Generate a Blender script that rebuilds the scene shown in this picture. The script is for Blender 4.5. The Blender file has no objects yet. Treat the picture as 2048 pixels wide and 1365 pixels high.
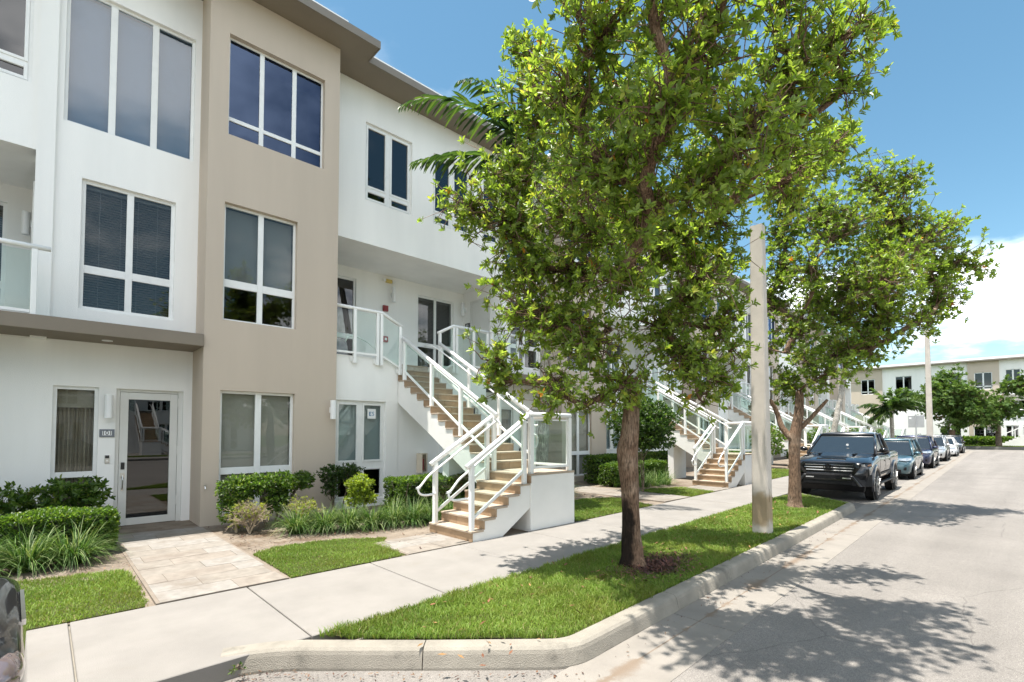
import bpy, math, random
import numpy as np
from mathutils import Vector, Matrix
R = math.radians
random.seed(7); rng = np.random.default_rng(11)
SC = bpy.context.scene
COL = SC.collection

# ------------------------------------------------------------------ camera
F_PX, H_CAM, PITCH = 985.0, 1.75, R(2.0)
YAW = math.atan(1036 / F_PX)                     # angle from the view axis to the street (+X)
cam_d = bpy.data.cameras.new('camera'); cam = bpy.data.objects.new('camera', cam_d); COL.objects.link(cam)
cam_d.sensor_width = 36; cam_d.lens = 36 * F_PX / 2048
cam_d.shift_y = (864 - F_PX * math.tan(PITCH) - 682.5) / 2048
cam_d.clip_end = 2000; cam_d.clip_start = 0.05
cam.location = (0, 0, H_CAM)
fw = Vector((math.cos(YAW) * math.cos(PITCH), math.sin(YAW) * math.cos(PITCH), math.sin(PITCH)))
cam.rotation_euler = fw.to_track_quat('-Z', 'Y').to_euler()
SC.camera = cam
CF = np.array(fw); CR = np.array((math.sin(YAW), -math.cos(YAW), 0.0)); CU = np.cross(CR, CF)
def at(px, py, t):                                # pixel of the photograph + distance along the view axis
    v = (CF + (px - 1024) / F_PX * CR + (864 - F_PX * math.tan(PITCH) - py) / F_PX * CU) * t
    return (float(v[0]), float(v[1]), float(v[2] + H_CAM))

# ------------------------------------------------------------------ light
SUN_TRAVEL = Vector((0.20, -0.055, -1.0))
sun_el = math.atan2(1.0, math.hypot(SUN_TRAVEL.x, SUN_TRAVEL.y))
sun_az = math.atan2(-SUN_TRAVEL.x, -SUN_TRAVEL.y)
sd = bpy.data.lights.new('sun', 'SUN'); sd.energy = 2.0; sd.angle = R(0.53); sd.color = (1.0, 0.955, 0.89)
so = bpy.data.objects.new('sun', sd); COL.objects.link(so); so.location = (0, 0, 30)
so.rotation_euler = SUN_TRAVEL.to_track_quat('-Z', 'Y').to_euler()
W = bpy.data.worlds.new('World'); SC.world = W; W.use_nodes = True
nt = W.node_tree; nt.nodes.clear()
def N(nt, t, **kw):
    n = nt.nodes.new(t)
    for k, v in kw.items(): setattr(n, k, v)
    return n
def L(nt, a, b): nt.links.new(a, b)
wo = N(nt, 'ShaderNodeOutputWorld'); bg = N(nt, 'ShaderNodeBackground'); bg.inputs['Strength'].default_value = 0.07
sky = N(nt, 'ShaderNodeTexSky', sky_type='NISHITA'); sky.sun_disc = False
sky.sun_elevation = sun_el; sky.sun_rotation = sun_az % (2 * math.pi); sky.air_density = 1.0; sky.dust_density = 0.3; sky.ozone_density = 1.2
tc = N(nt, 'ShaderNodeTexCoord'); sep = N(nt, 'ShaderNodeSeparateXYZ'); L(nt, tc.outputs['Generated'], sep.inputs[0])
zz = N(nt, 'ShaderNodeMath', operation='MAXIMUM'); zz.inputs[1].default_value = 0.0; L(nt, sep.outputs['Z'], zz.inputs[0])
za = N(nt, 'ShaderNodeMath', operation='ADD'); za.inputs[1].default_value = 0.22; L(nt, zz.outputs[0], za.inputs[0])
dx = N(nt, 'ShaderNodeMath', operation='DIVIDE'); dy = N(nt, 'ShaderNodeMath', operation='DIVIDE')
L(nt, sep.outputs['X'], dx.inputs[0]); L(nt, za.outputs[0], dx.inputs[1]); L(nt, sep.outputs['Y'], dy.inputs[0]); L(nt, za.outputs[0], dy.inputs[1])
cmb0 = N(nt, 'ShaderNodeCombineXYZ'); cmb = N(nt, 'ShaderNodeVectorMath', operation='ADD'); CLOUD_OFF = (0.9, 0.0, 0.0)
L(nt, cmb0.outputs[0], cmb.inputs[0]); cmb.inputs[1].default_value = CLOUD_OFF; L(nt, dx.outputs[0], cmb0.inputs[0]); L(nt, dy.outputs[0], cmb0.inputs[1])
CLOUD_Z = 33.3
cmb0.inputs[2].default_value = CLOUD_Z
n1 = N(nt, 'ShaderNodeTexNoise'); n1.inputs['Scale'].default_value = 0.95; n1.inputs['Detail'].default_value = 8; n1.inputs['Roughness'].default_value = 0.55
L(nt, cmb.outputs[0], n1.inputs['Vector'])
rmp = N(nt, 'ShaderNodeMapRange'); rmp.inputs['From Min'].default_value = 0.47; rmp.inputs['From Max'].default_value = 0.64
rmp.interpolation_type = 'SMOOTHSTEP'; L(nt, n1.outputs['Fac'], rmp.inputs['Value'])
cden = N(nt, 'ShaderNodeMath', operation='MULTIPLY'); cden.inputs[1].default_value = 0.85; L(nt, rmp.outputs[0], cden.inputs[0])
mixc = N(nt, 'ShaderNodeMix', data_type='RGBA'); L(nt, cden.outputs[0], mixc.inputs['Factor'])
hs = N(nt, 'ShaderNodeHueSaturation'); hs.inputs['Hue'].default_value = 0.478; hs.inputs['Saturation'].default_value = 1.10; hs.inputs['Value'].default_value = 0.56
L(nt, sky.outputs[0], hs.inputs['Color']); L(nt, hs.outputs[0], mixc.inputs['A'])
cn = N(nt, 'ShaderNodeTexNoise'); cn.inputs['Scale'].default_value = 3.2; cn.inputs['Detail'].default_value = 6; L(nt, cmb.outputs[0], cn.inputs['Vector'])
cr_ = N(nt, 'ShaderNodeMapRange'); cr_.inputs['From Min'].default_value = 0.34; cr_.inputs['From Max'].default_value = 0.50; L(nt, cn.outputs['Fac'], cr_.inputs['Value'])
cc_ = N(nt, 'ShaderNodeMix', data_type='RGBA'); L(nt, cr_.outputs[0], cc_.inputs['Factor']); cc_.inputs['A'].default_value = (2.1, 2.4, 3.0, 1); cc_.inputs['B'].default_value = (11.2, 11.1, 11.0, 1)   # grey undersides, white tops
L(nt, cc_.outputs['Result'], mixc.inputs['B'])
L(nt, mixc.outputs['Result'], bg.inputs['Color']); L(nt, bg.outputs[0], wo.inputs['Surface'])
SC.view_settings.view_transform = 'Standard'; SC.view_settings.look = 'None'; SC.view_settings.gamma = 1.0
SC.view_settings.use_curve_mapping = False
SC.view_settings.exposure = 2.35
SC.render.engine = 'CYCLES'
SC.cycles.max_bounces = 12; SC.cycles.transparent_max_bounces = 24; SC.cycles.diffuse_bounces = 7; SC.cycles.glossy_bounces = 4

# ------------------------------------------------------------------ helpers
ORG = {}
def origin(o): return ORG.get(o.name, (0.0, 0.0, 0.0)) if o is not None else (0.0, 0.0, 0.0)
def tag(o, label=None, cat=None, group=None, kind=None):
    if label: o['label'] = label
    if cat: o['category'] = cat
    if group: o['group'] = group
    if kind: o['kind'] = kind
    return o
def thing(name, label, cat, loc=(0, 0, 0), rotz=0.0, group=None, local=False):
    o = bpy.data.objects.new(name, None); o.empty_display_size = 0.2; COL.objects.link(o)
    o.location = loc; o.rotation_euler = (0, 0, rotz)
    ORG[o.name] = (0.0, 0.0, 0.0) if local else tuple(loc)
    return tag(o, label, cat, group)
def link(name, me, mat, parent=None):
    o = bpy.data.objects.new(name, me); COL.objects.link(o)
    if mat is not None:
        me.materials.clear(); me.materials.append(mat)
    if parent is not None:
        o.parent = parent; ORG[o.name] = origin(parent)
    return o
class MB:
    def __init__(s): s.v = []; s.f = []
    def add(s, vs, fs):
        b = len(s.v); s.v.extend([tuple(map(float, p)) for p in vs]); s.f.extend([tuple(i + b for i in f) for f in fs]); return s
    def box(s, x0, x1, y0, y1, z0, z1):
        return s.add([(x0, y0, z0), (x1, y0, z0), (x1, y1, z0), (x0, y1, z0), (x0, y0, z1), (x1, y0, z1), (x1, y1, z1), (x0, y1, z1)],
                     [(0, 3, 2, 1), (4, 5, 6, 7), (0, 1, 5, 4), (1, 2, 6, 5), (2, 3, 7, 6), (3, 0, 4, 7)])
    def quad(s, a, b, c, d): return s.add([a, b, c, d], [(0, 1, 2, 3)])
    def extrude(s, poly, vec):
        n = len(poly); p2 = [tuple(a + b for a, b in zip(p, vec)) for p in poly]
        fs = [tuple(range(n))[::-1], tuple(range(n, 2 * n))] + [(i, (i + 1) % n, n + (i + 1) % n, n + i) for i in range(n)]
        return s.add(list(poly) + p2, fs)
    def tube(s, pts, r, n=8, cap=True):
        P = [Vector(p) for p in pts]; m = len(P)
        rr = list(r) if hasattr(r, '__len__') else [r] * m
        vs = []; prev = None
        for i, p in enumerate(P):
            t = (P[min(i + 1, m - 1)] - P[max(i - 1, 0)])
            t = t.normalized() if t.length > 1e-9 else Vector((0, 0, 1))
            if prev is None:
                u = Vector((0, 0, 1)) if abs(t.z) < 0.9 else Vector((1, 0, 0))
                a = t.cross(u).normalized()
            else:
                a = prev - t * prev.dot(t)
                a = a.normalized() if a.length > 1e-6 else t.orthogonal().normalized()
            prev = a; b = t.cross(a)
            for k in range(n):
                q = 2 * math.pi * k / n
                vs.append(p + (a * math.cos(q) + b * math.sin(q)) * rr[i])
        fs = []
        for i in range(m - 1):
            for k in range(n):
                fs.append((i * n + k, i * n + (k + 1) % n, (i + 1) * n + (k + 1) % n, (i + 1) * n + k))
        if cap: fs += [tuple(range(n))[::-1], tuple(range((m - 1) * n, m * n))]
        return s.add(vs, fs)
    def bar(s, a, b, w, h):                       # rectangular bar between two points, w horizontal, h in the upright direction
        a = Vector(a); b = Vector(b); t = (b - a).normalized()
        sd_ = t.cross(Vector((0, 0, 1)))
        sd_ = sd_.normalized() if sd_.length > 1e-4 else Vector((1, 0, 0))
        up = sd_.cross(t)
        vs = [p + sd_ * (sx * w / 2) + up * (sz * h / 2) for p in (a, b) for sx, sz in ((-1, -1), (1, -1), (1, 1), (-1, 1))]
        return s.add(vs, [(3, 2, 1, 0), (4, 5, 6, 7), (0, 1, 5, 4), (1, 2, 6, 5), (2, 3, 7, 6), (3, 0, 4, 7)])
    def lathe(s, prof, c=(0, 0, 0), n=20, axis='z'):   # prof: list of (r, h)
        vs = []
        for r_, h_ in prof:
            for k in range(n):
                q = 2 * math.pi * k / n; a, b = r_ * math.cos(q), r_ * math.sin(q)
                p = {'z': (a, b, h_), 'y': (a, h_, b), 'x': (h_, a, b)}[axis]
                vs.append((c[0] + p[0], c[1] + p[1], c[2] + p[2]))
        fs = [(i * n + k, i * n + (k + 1) % n, (i + 1) * n + (k + 1) % n, (i + 1) * n + k) for i in range(len(prof) - 1) for k in range(n)]
        fs += [tuple(range(n))[::-1], tuple(range((len(prof) - 1) * n, len(prof) * n))]
        return s.add(vs, fs)
    def build(s, name, mat, parent=None, smooth=False, bevel=0.0, seg=2, fix=True):
        o0 = origin(parent)
        me = bpy.data.meshes.new(name)
        me.from_pydata([(x - o0[0], y - o0[1], z - o0[2]) for x, y, z in s.v], [], s.f)
        if fix:
            import bmesh
            bm = bmesh.new(); bm.from_mesh(me); bmesh.ops.recalc_face_normals(bm, faces=bm.faces); bm.to_mesh(me); bm.free()
        if smooth: me.polygons.foreach_set('use_smooth', [True] * len(me.polygons))
        me.update()
        o = link(name, me, mat, parent)
        if bevel:
            m = o.modifiers.new('bevel', 'BEVEL'); m.width = bevel; m.segments = seg; m.limit_method = 'ANGLE'; m.angle_limit = R(35)
            if seg > 1: m.harden_normals = False
        return o
def np_mesh(name, V, Fc, mat, parent=None, tint=None, smooth=False):
    """V (n,3) array, Fc (m,k) index array of triangles or quads"""
    o0 = np.array(origin(parent)); V = np.asarray(V, dtype=np.float32) - o0.astype(np.float32)
    Fc = np.asarray(Fc, dtype=np.int32); m, k = Fc.shape
    me = bpy.data.meshes.new(name)
    me.vertices.add(len(V)); me.vertices.foreach_set('co', V.ravel())
    me.loops.add(m * k); me.loops.foreach_set('vertex_index', Fc.ravel())
    me.polygons.add(m); me.polygons.foreach_set('loop_start', np.arange(0, m * k, k, dtype=np.int32))
    try: me.polygons.foreach_set('loop_total', np.full(m, k, dtype=np.int32))
    except Exception: pass
    if smooth: me.polygons.foreach_set('use_smooth', np.ones(m, dtype=bool))
    if tint is not None:
        ca = me.color_attributes.new('tint', 'FLOAT_COLOR', 'POINT')
        c4 = np.ones((len(V), 4), dtype=np.float32); c4[:, :3] = tint; ca.data.foreach_set('color', c4.ravel())
    me.update(); me.validate()
    return link(name, me, mat, parent)
def copy_tree(o, parent=None):
    c = o.copy(); COL.objects.link(c)
    if parent is not None: c.parent = parent
    for ch in list(o.children): copy_tree(ch, c)
    return c
def text_mesh(s, size, depth=0.002):
    cu = bpy.data.curves.new('txt', 'FONT'); cu.body = s; cu.size = size; cu.align_x = 'CENTER'; cu.align_y = 'CENTER'; cu.extrude = depth
    o = bpy.data.objects.new('txt', cu); COL.objects.link(o)
    dg = bpy.context.evaluated_depsgraph_get(); dg.update()
    me = bpy.data.meshes.new_from_object(o.evaluated_get(dg))
    bpy.data.objects.remove(o); bpy.data.curves.remove(cu)
    return me

# ------------------------------------------------------------------ materials
MATS = {}
def mat(name, col, rough=0.6, var=0.08, vscale=2.0, bump=0.0, bscale=60.0, metal=0.0, spec=0.5, col2=None, c2scale=1.2, c2lo=0.5, c2hi=0.65, coat=0.0, streak=False):
    m = bpy.data.materials.new(name); m.use_nodes = True; nt = m.node_tree; b = nt.nodes['Principled BSDF']
    b.inputs['Roughness'].default_value = rough; b.inputs['Metallic'].default_value = metal
    b.inputs['Specular IOR Level'].default_value = spec
    if coat: b.inputs['Coat Weight'].default_value = coat; b.inputs['Coat Roughness'].default_value = 0.03
    geo = N(nt, 'ShaderNodeNewGeometry')
    vec = geo.outputs['Position']
    if streak:
        mp = N(nt, 'ShaderNodeMapping'); mp.inputs['Scale'].default_value = (1, 1, 0.12); L(nt, vec, mp.inputs['Vector']); svec = mp.outputs[0]
    else: svec = vec
    n = N(nt, 'ShaderNodeTexNoise'); n.inputs['Scale'].default_value = vscale; n.inputs['Detail'].default_value = 6; n.inputs['Roughness'].default_value = 0.6
    L(nt, svec, n.inputs['Vector'])
    mx = N(nt, 'ShaderNodeMix', data_type='RGBA')
    mr = N(nt, 'ShaderNodeMapRange'); mr.inputs['From Min'].default_value = 0.3; mr.inputs['From Max'].default_value = 0.7; L(nt, n.outputs['Fac'], mr.inputs['Value'])
    L(nt, mr.outputs[0], mx.inputs['Factor'])
    mx.inputs['A'].default_value = (*[c * (1 - var) for c in col], 1); mx.inputs['B'].default_value = (*[min(1, c * (1 + var)) for c in col], 1)
    out = mx.outputs['Result']
    if col2 is not None:
        n2 = N(nt, 'ShaderNodeTexNoise'); n2.inputs['Scale'].default_value = c2scale; n2.inputs['Detail'].default_value = 8; n2.inputs['Roughness'].default_value = 0.65
        mp2 = N(nt, 'ShaderNodeVectorMath', operation='ADD'); mp2.inputs[1].default_value = (13.1, 7.7, 3.3); L(nt, vec, mp2.inputs[0]); L(nt, mp2.outputs[0], n2.inputs['Vector'])
        r2 = N(nt, 'ShaderNodeMapRange'); r2.interpolation_type = 'SMOOTHSTEP'; r2.inputs['From Min'].default_value = c2lo; r2.inputs['From Max'].default_value = c2hi; L(nt, n2.outputs['Fac'], r2.inputs['Value'])
        m2 = N(nt, 'ShaderNodeMix', data_type='RGBA'); L(nt, r2.outputs[0], m2.inputs['Factor']); L(nt, out, m2.inputs['A']); m2.inputs['B'].default_value = (*col2, 1)
        out = m2.outputs['Result']
    L(nt, out, b.inputs['Base Color'])
    if bump:
        n3 = N(nt, 'ShaderNodeTexNoise'); n3.inputs['Scale'].default_value = bscale; n3.inputs['Detail'].default_value = 4; L(nt, vec, n3.inputs['Vector'])
        bp = N(nt, 'ShaderNodeBump'); bp.inputs['Strength'].default_value = bump; bp.inputs['Distance'].default_value = 0.01
        L(nt, n3.outputs['Fac'], bp.inputs['Height']); L(nt, bp.outputs[0], b.inputs['Normal'])
    MATS[name] = m; return m
def glass_mat(name, tint=(1, 1, 1), ior=1.5, rough=0.0, boost=1.0):
    m = bpy.data.materials.new(name); m.use_nodes = True; nt = m.node_tree; nt.nodes.clear()
    o = N(nt, 'ShaderNodeOutputMaterial'); mx = N(nt, 'ShaderNodeMixShader'); tr = N(nt, 'ShaderNodeBsdfTransparent'); gl = N(nt, 'ShaderNodeBsdfGlossy')
    fr = N(nt, 'ShaderNodeFresnel'); fr.inputs['IOR'].default_value = ior
    tr.inputs['Color'].default_value = (*tint, 1); gl.inputs['Roughness'].default_value = rough; gl.inputs['Color'].default_value = (boost, boost, boost, 1)
    ge = N(nt, 'ShaderNodeNewGeometry'); iv = N(nt, 'ShaderNodeMath', operation='SUBTRACT'); iv.inputs[0].default_value = 1.0; L(nt, ge.outputs['Backfacing'], iv.inputs[1])
    ff = N(nt, 'ShaderNodeMath', operation='MULTIPLY'); L(nt, fr.outputs[0], ff.inputs[0]); L(nt, iv.outputs[0], ff.inputs[1])   # reflect on the outer face only
    L(nt, ff.outputs[0], mx.inputs['Fac']); L(nt, tr.outputs[0], mx.inputs[1]); L(nt, gl.outputs[0], mx.inputs[2]); L(nt, mx.outputs[0], o.inputs['Surface'])
    MATS[name] = m; return m
def leaf_mat(name, rough=0.42, trans=0.35, spec=0.5):
    m = bpy.data.materials.new(name); m.use_nodes = True; nt = m.node_tree; b = nt.nodes['Principled BSDF']; o = nt.nodes['Material Output']
    at_ = N(nt, 'ShaderNodeAttribute'); at_.attribute_name = 'tint'
    L(nt, at_.outputs['Color'], b.inputs['Base Color']); b.inputs['Roughness'].default_value = rough; b.inputs['Specular IOR Level'].default_value = spec
    t = N(nt, 'ShaderNodeBsdfTranslucent'); g = N(nt, 'ShaderNodeMix', data_type='RGBA', blend_type='MULTIPLY'); g.inputs['Factor'].default_value = 1.0
    g.inputs['B'].default_value = (1.5, 1.55, 0.7, 1); L(nt, at_.outputs['Color'], g.inputs['A']); L(nt, g.outputs['Result'], t.inputs['Color'])
    mx = N(nt, 'ShaderNodeMixShader'); mx.inputs['Fac'].default_value = trans
    L(nt, b.outputs[0], mx.inputs[1]); L(nt, t.outputs[0], mx.inputs[2]); L(nt, mx.outputs[0], o.inputs['Surface'])
    MATS[name] = m; return m

mat('stucco_white', (0.86, 0.85, 0.82), 0.85, 0.045, 1.4, 0.3, 90, spec=0.3, streak=True)
mat('stucco_tan', (0.52, 0.44, 0.358), 0.85, 0.055, 1.2, 0.3, 90, spec=0.3, streak=True)
mat('stucco_brown', (0.225, 0.19, 0.15), 0.75, 0.05, 1.5, 0.15, 90, spec=0.3)
mat('stair_white', (0.80, 0.785, 0.75), 0.8, 0.035, 2.5, 0.2, 70, spec=0.3, col2=(0.62, 0.58, 0.52), c2scale=1.7, c2lo=0.62, c2hi=0.85)
mat('frame_white', (0.80, 0.80, 0.78), 0.4, 0.04, 6.0, spec=0.4)
mat('metal_white', (0.82, 0.82, 0.80), 0.32, 0.03, 5.0, spec=0.5)
mat('lamp_white', (0.80, 0.80, 0.79), 0.45, 0.02)
mat('parapet_white', (0.78, 0.79, 0.80), 0.7, 0.03)
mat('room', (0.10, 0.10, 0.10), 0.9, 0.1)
mat('shade_grey', (0.30, 0.33, 0.34), 0.8, 0.03, 8)
mat('shade_pale', (0.33, 0.38, 0.43), 0.8, 0.03, 8)
mat('shade_taupe', (0.40, 0.375, 0.33), 0.8, 0.04, 3)
mat('shade_teal', (0.36, 0.43, 0.44), 0.8, 0.03, 3)
mat('blind_dark', (0.30, 0.275, 0.255), 0.5, 0.05)
mat('curtain', (0.36, 0.31, 0.24), 0.85, 0.1, 14)
mat('door_white', (0.68, 0.675, 0.64), 0.4, 0.03, 4)
mat('steel', (0.62, 0.61, 0.58), 0.3, 0.05, metal=1.0)
mat('black_plastic', (0.015, 0.015, 0.016), 0.35, 0.1)
mat('sign_grey', (0.16, 0.175, 0.20), 0.5, 0.05)
mat('sign_white', (0.80, 0.80, 0.80), 0.5, 0.01)
mat('ink_black', (0.012, 0.012, 0.012), 0.6, 0.0)
mat('ink_blue', (0.02, 0.20, 0.42), 0.6, 0.0)
mat('alarm_red', (0.28, 0.02, 0.02), 0.4, 0.05)
mat('exit_yellow', (0.62, 0.48, 0.14), 0.5, 0.05)
mat('box_cream', (0.62, 0.54, 0.42), 0.6, 0.05)
glass_mat('window_glass', (0.74, 0.77, 0.78), 1.6)
glass_mat('dark_glass', (0.30, 0.34, 0.40), 1.75)
glass_mat('rail_glass', (0.90, 0.955, 0.935), 1.35)

bgl = glass_mat('sky_tinted_glass', (0.10, 0.17, 0.34), 1.8)  # blue of the reflected sky put into the pane's tint and gloss colour
[n for n in bgl.node_tree.nodes if n.type == 'BSDF_GLOSSY'][0].inputs['Color'].default_value = (0.42, 0.58, 0.95, 1)

glass_mat('clear_glass', (0.86, 0.88, 0.87), 1.55)

glass_mat('mirror_glass', (0.66, 0.74, 0.80), 1.75)
# ------------------------------------------------------------------ ground, road, kerb, pavement
mat('soil_far', (0.10, 0.14, 0.045), 0.95, 0.3, 0.4)
def asphalt(name, col, grain=0.35):
    m = mat(name, col, 0.9, 0.10, 0.7, 0.0, spec=0.25, col2=tuple(c * .74 for c in col), c2scale=1.1, c2lo=0.64, c2hi=0.80)
    nt = m.node_tree; b = nt.nodes['Principled BSDF']; src = b.inputs['Base Color'].links[0].from_socket
    geo = N(nt, 'ShaderNodeNewGeometry'); v = N(nt, 'ShaderNodeTexVoronoi'); v.inputs['Scale'].default_value = 85; L(nt, geo.outputs['Position'], v.inputs['Vector'])
    n = N(nt, 'ShaderNodeTexNoise'); n.inputs['Scale'].default_value = 160; n.inputs['Detail'].default_value = 3; L(nt, geo.outputs['Position'], n.inputs['Vector'])
    mr = N(nt, 'ShaderNodeMapRange'); mr.inputs['From Min'].default_value = 0.25; mr.inputs['From Max'].default_value = 0.75; mr.inputs['To Min'].default_value = 1 - grain; mr.inputs['To Max'].default_value = 1 + grain
    L(nt, n.outputs['Fac'], mr.inputs['Value'])
    mu = N(nt, 'ShaderNodeMix', data_type='RGBA', blend_type='MULTIPLY'); mu.inputs['Factor'].default_value = 1; L(nt, src, mu.inputs['A']); L(nt, mr.outputs[0], mu.inputs['B'])
    mr2 = N(nt, 'ShaderNodeMapRange'); mr2.inputs['To Min'].default_value = 0.82; mr2.inputs['To Max'].default_value = 1.12; mr2.inputs['From Max'].default_value = 1.0
    sc = N(nt, 'ShaderNodeSeparateColor'); L(nt, v.outputs['Color'], sc.inputs[0]); L(nt, sc.outputs[0], mr2.inputs['Value'])
    mu2 = N(nt, 'ShaderNodeMix', data_type='RGBA', blend_type='MULTIPLY'); mu2.inputs['Factor'].default_value = 1; L(nt, mu.outputs['Result'], mu2.inputs['A']); L(nt, mr2.outputs[0], mu2.inputs['B'])
    L(nt, mu2.outputs['Result'], b.inputs['Base Color'])
    bp = N(nt, 'ShaderNodeBump'); bp.inputs['Strength'].default_value = 0.5; bp.inputs['Distance'].default_value = 0.006; L(nt, n.outputs['Fac'], bp.inputs['Height']); L(nt, bp.outputs[0], b.inputs['Normal'])
    return m
am = asphalt('asphalt', (0.212, 0.194, 0.174), 0.5)
nt = am.node_tree; b = nt.nodes['Principled BSDF']; src = b.inputs['Base Color'].links[0].from_socket; geo = N(nt, 'ShaderNodeNewGeometry')
# long worn wheel tracks, patched tone and hairline cracks
mp = N(nt, 'ShaderNodeMapping'); mp.inputs['Scale'].default_value = (0.05, 0.9, 1); mp.inputs['Rotation'].default_value = (0, 0, R(-1.8)); L(nt, geo.outputs['Position'], mp.inputs['Vector'])
tn = N(nt, 'ShaderNodeTexNoise'); tn.inputs['Scale'].default_value = 1.6; tn.inputs['Detail'].default_value = 5; L(nt, mp.outputs[0], tn.inputs['Vector'])
t1 = N(nt, 'ShaderNodeMapRange'); t1.inputs['From Min'].default_value = .3; t1.inputs['From Max'].default_value = .7; t1.inputs['To Min'].default_value = 0.86; t1.inputs['To Max'].default_value = 1.10; L(nt, tn.outputs['Fac'], t1.inputs['Value'])
dn = N(nt, 'ShaderNodeTexNoise'); dn.inputs['Scale'].default_value = 1.2; dn.inputs['Detail'].default_value = 4; L(nt, geo.outputs['Position'], dn.inputs['Vector'])
dv_ = N(nt, 'ShaderNodeMix', data_type='VECTOR'); dv_.inputs['Factor'].default_value = 0.25; L(nt, geo.outputs['Position'], dv_.inputs['A']); L(nt, dn.outputs['Color'], dv_.inputs['B'])
vc = N(nt, 'ShaderNodeTexVoronoi', feature='DISTANCE_TO_EDGE'); vc.inputs['Scale'].default_value = 0.42; L(nt, dv_.outputs['Result'], vc.inputs['Vector'])
cr = N(nt, 'ShaderNodeMapRange'); cr.inputs['From Min'].default_value = 0.0; cr.inputs['From Max'].default_value = 0.0035; cr.inputs['To Min'].default_value = 0.72; cr.inputs['To Max'].default_value = 1.0; L(nt, vc.outputs['Distance'], cr.inputs['Value'])
cm = N(nt, 'ShaderNodeMath', operation='MULTIPLY'); L(nt, t1.outputs[0], cm.inputs[0]); L(nt, cr.outputs[0], cm.inputs[1])
mu = N(nt, 'ShaderNodeMix', data_type='RGBA', blend_type='MULTIPLY'); mu.inputs['Factor'].default_value = 1; L(nt, src, mu.inputs['A']); L(nt, cm.outputs[0], mu.inputs['B']); L(nt, mu.outputs['Result'], b.inputs['Base Color'])
mat('concrete', (0.238, 0.221, 0.200), 0.9, 0.10, 1.6, 0.35, 110, spec=0.25, col2=(0.222, 0.202, 0.175), c2scale=2.2, c2lo=0.55, c2hi=0.8)
mat('kerb_concrete', (0.275, 0.250, 0.208), 0.92, 0.16, 3.0, 0.7, 120, spec=0.2, col2=(0.15, 0.138, 0.115), c2scale=3.2, c2lo=0.52, c2hi=0.74)
def m_valley(X): return 2.28 + 0.031 * (X - 4.75)
def y_gutter_out(X): return 1.97 + 0.031 * (X - 4.8)
def y_kerb_bot(X): return 2.56 + 0.033 * (X - 3.1)
def y_walk_front(X): return 4.29 + 0.038 * (X - 1.6) if X > 1.0 else 4.267
def y_walk_back(X): return 6.13 if X < 8 else 6.13 + 0.0396 * (X - 8)
# gutter: pale concrete with brown silt caught along the valley line
gm = mat('gutter_concrete', (0.24, 0.218, 0.19), 0.9, 0.10, 2.5, 0.4, 100, spec=0.2)
nt = gm.node_tree; b = nt.nodes['Principled BSDF']; src = b.inputs['Base Color'].links[0].from_socket
geo = N(nt, 'ShaderNodeNewGeometry'); sp = N(nt, 'ShaderNodeSeparateXYZ'); L(nt, geo.outputs['Position'], sp.inputs[0])
ma = N(nt, 'ShaderNodeMath', operation='MULTIPLY_ADD'); ma.inputs[1].default_value = -0.031; ma.inputs[2].default_value = -(2.28 - 0.031 * 4.75) - 0.05; L(nt, sp.outputs['X'], ma.inputs[0])
ad = N(nt, 'ShaderNodeMath', operation='ADD'); L(nt, ma.outputs[0], ad.inputs[0]); L(nt, sp.outputs['Y'], ad.inputs[1])
ab = N(nt, 'ShaderNodeMath', operation='ABSOLUTE'); L(nt, ad.outputs[0], ab.inputs[0])
nz = N(nt, 'ShaderNodeTexNoise'); nz.inputs['Scale'].default_value = 1.3; nz.inputs['Detail'].default_value = 12; nz.inputs['Roughness'].default_value = 0.72; L(nt, geo.outputs['Position'], nz.inputs['Vector'])
wd = N(nt, 'ShaderNodeMapRange'); wd.inputs['From Min'].default_value = 0.48; wd.inputs['From Max'].default_value = 0.70; wd.inputs['To Min'].default_value = 0.012; wd.inputs['To Max'].default_value = 0.24; L(nt, nz.outputs['Fac'], wd.inputs['Value'])
dv = N(nt, 'ShaderNodeMath', operation='DIVIDE'); L(nt, ab.outputs[0], dv.inputs[0]); L(nt, wd.outputs[0], dv.inputs[1])
fac = N(nt, 'ShaderNodeMapRange'); fac.interpolation_type = 'SMOOTHSTEP'; fac.inputs['From Min'].default_value = 0.0; fac.inputs['From Max'].default_value = 1.0; fac.inputs['To Min'].default_value = 0.62; fac.inputs['To Max'].default_value = 0.0; L(nt, dv.outputs[0], fac.inputs['Value'])
mg = N(nt, 'ShaderNodeMix', data_type='RGBA'); L(nt, fac.outputs[0], mg.inputs['Factor']); L(nt, src, mg.inputs['A']); mg.inputs['B'].default_value = (0.155, 0.098, 0.055, 1)
L(nt, mg.outputs['Result'], b.inputs['Base Color'])

tag(MB().quad((-300, -300, -0.45), (420, -300, -0.45), (420, 400, -0.45), (-300, 400, -0.45)).build('ground', MATS['soil_far']), kind='structure')
xs = [-60] + list(np.arange(1.0, 77, 4))
rb = MB(); rv = []
for x in xs: rv += [(x, -17, -0.15), (x, y_walk_front(max(x, 1.01)) + 0.03, -0.15)]
rb.add(rv, [(2 * i, 2 * i + 2, 2 * i + 3, 2 * i + 1) for i in range(len(xs) - 1)])
road = tag(rb.build('road', MATS['asphalt']), kind='structure')
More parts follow.
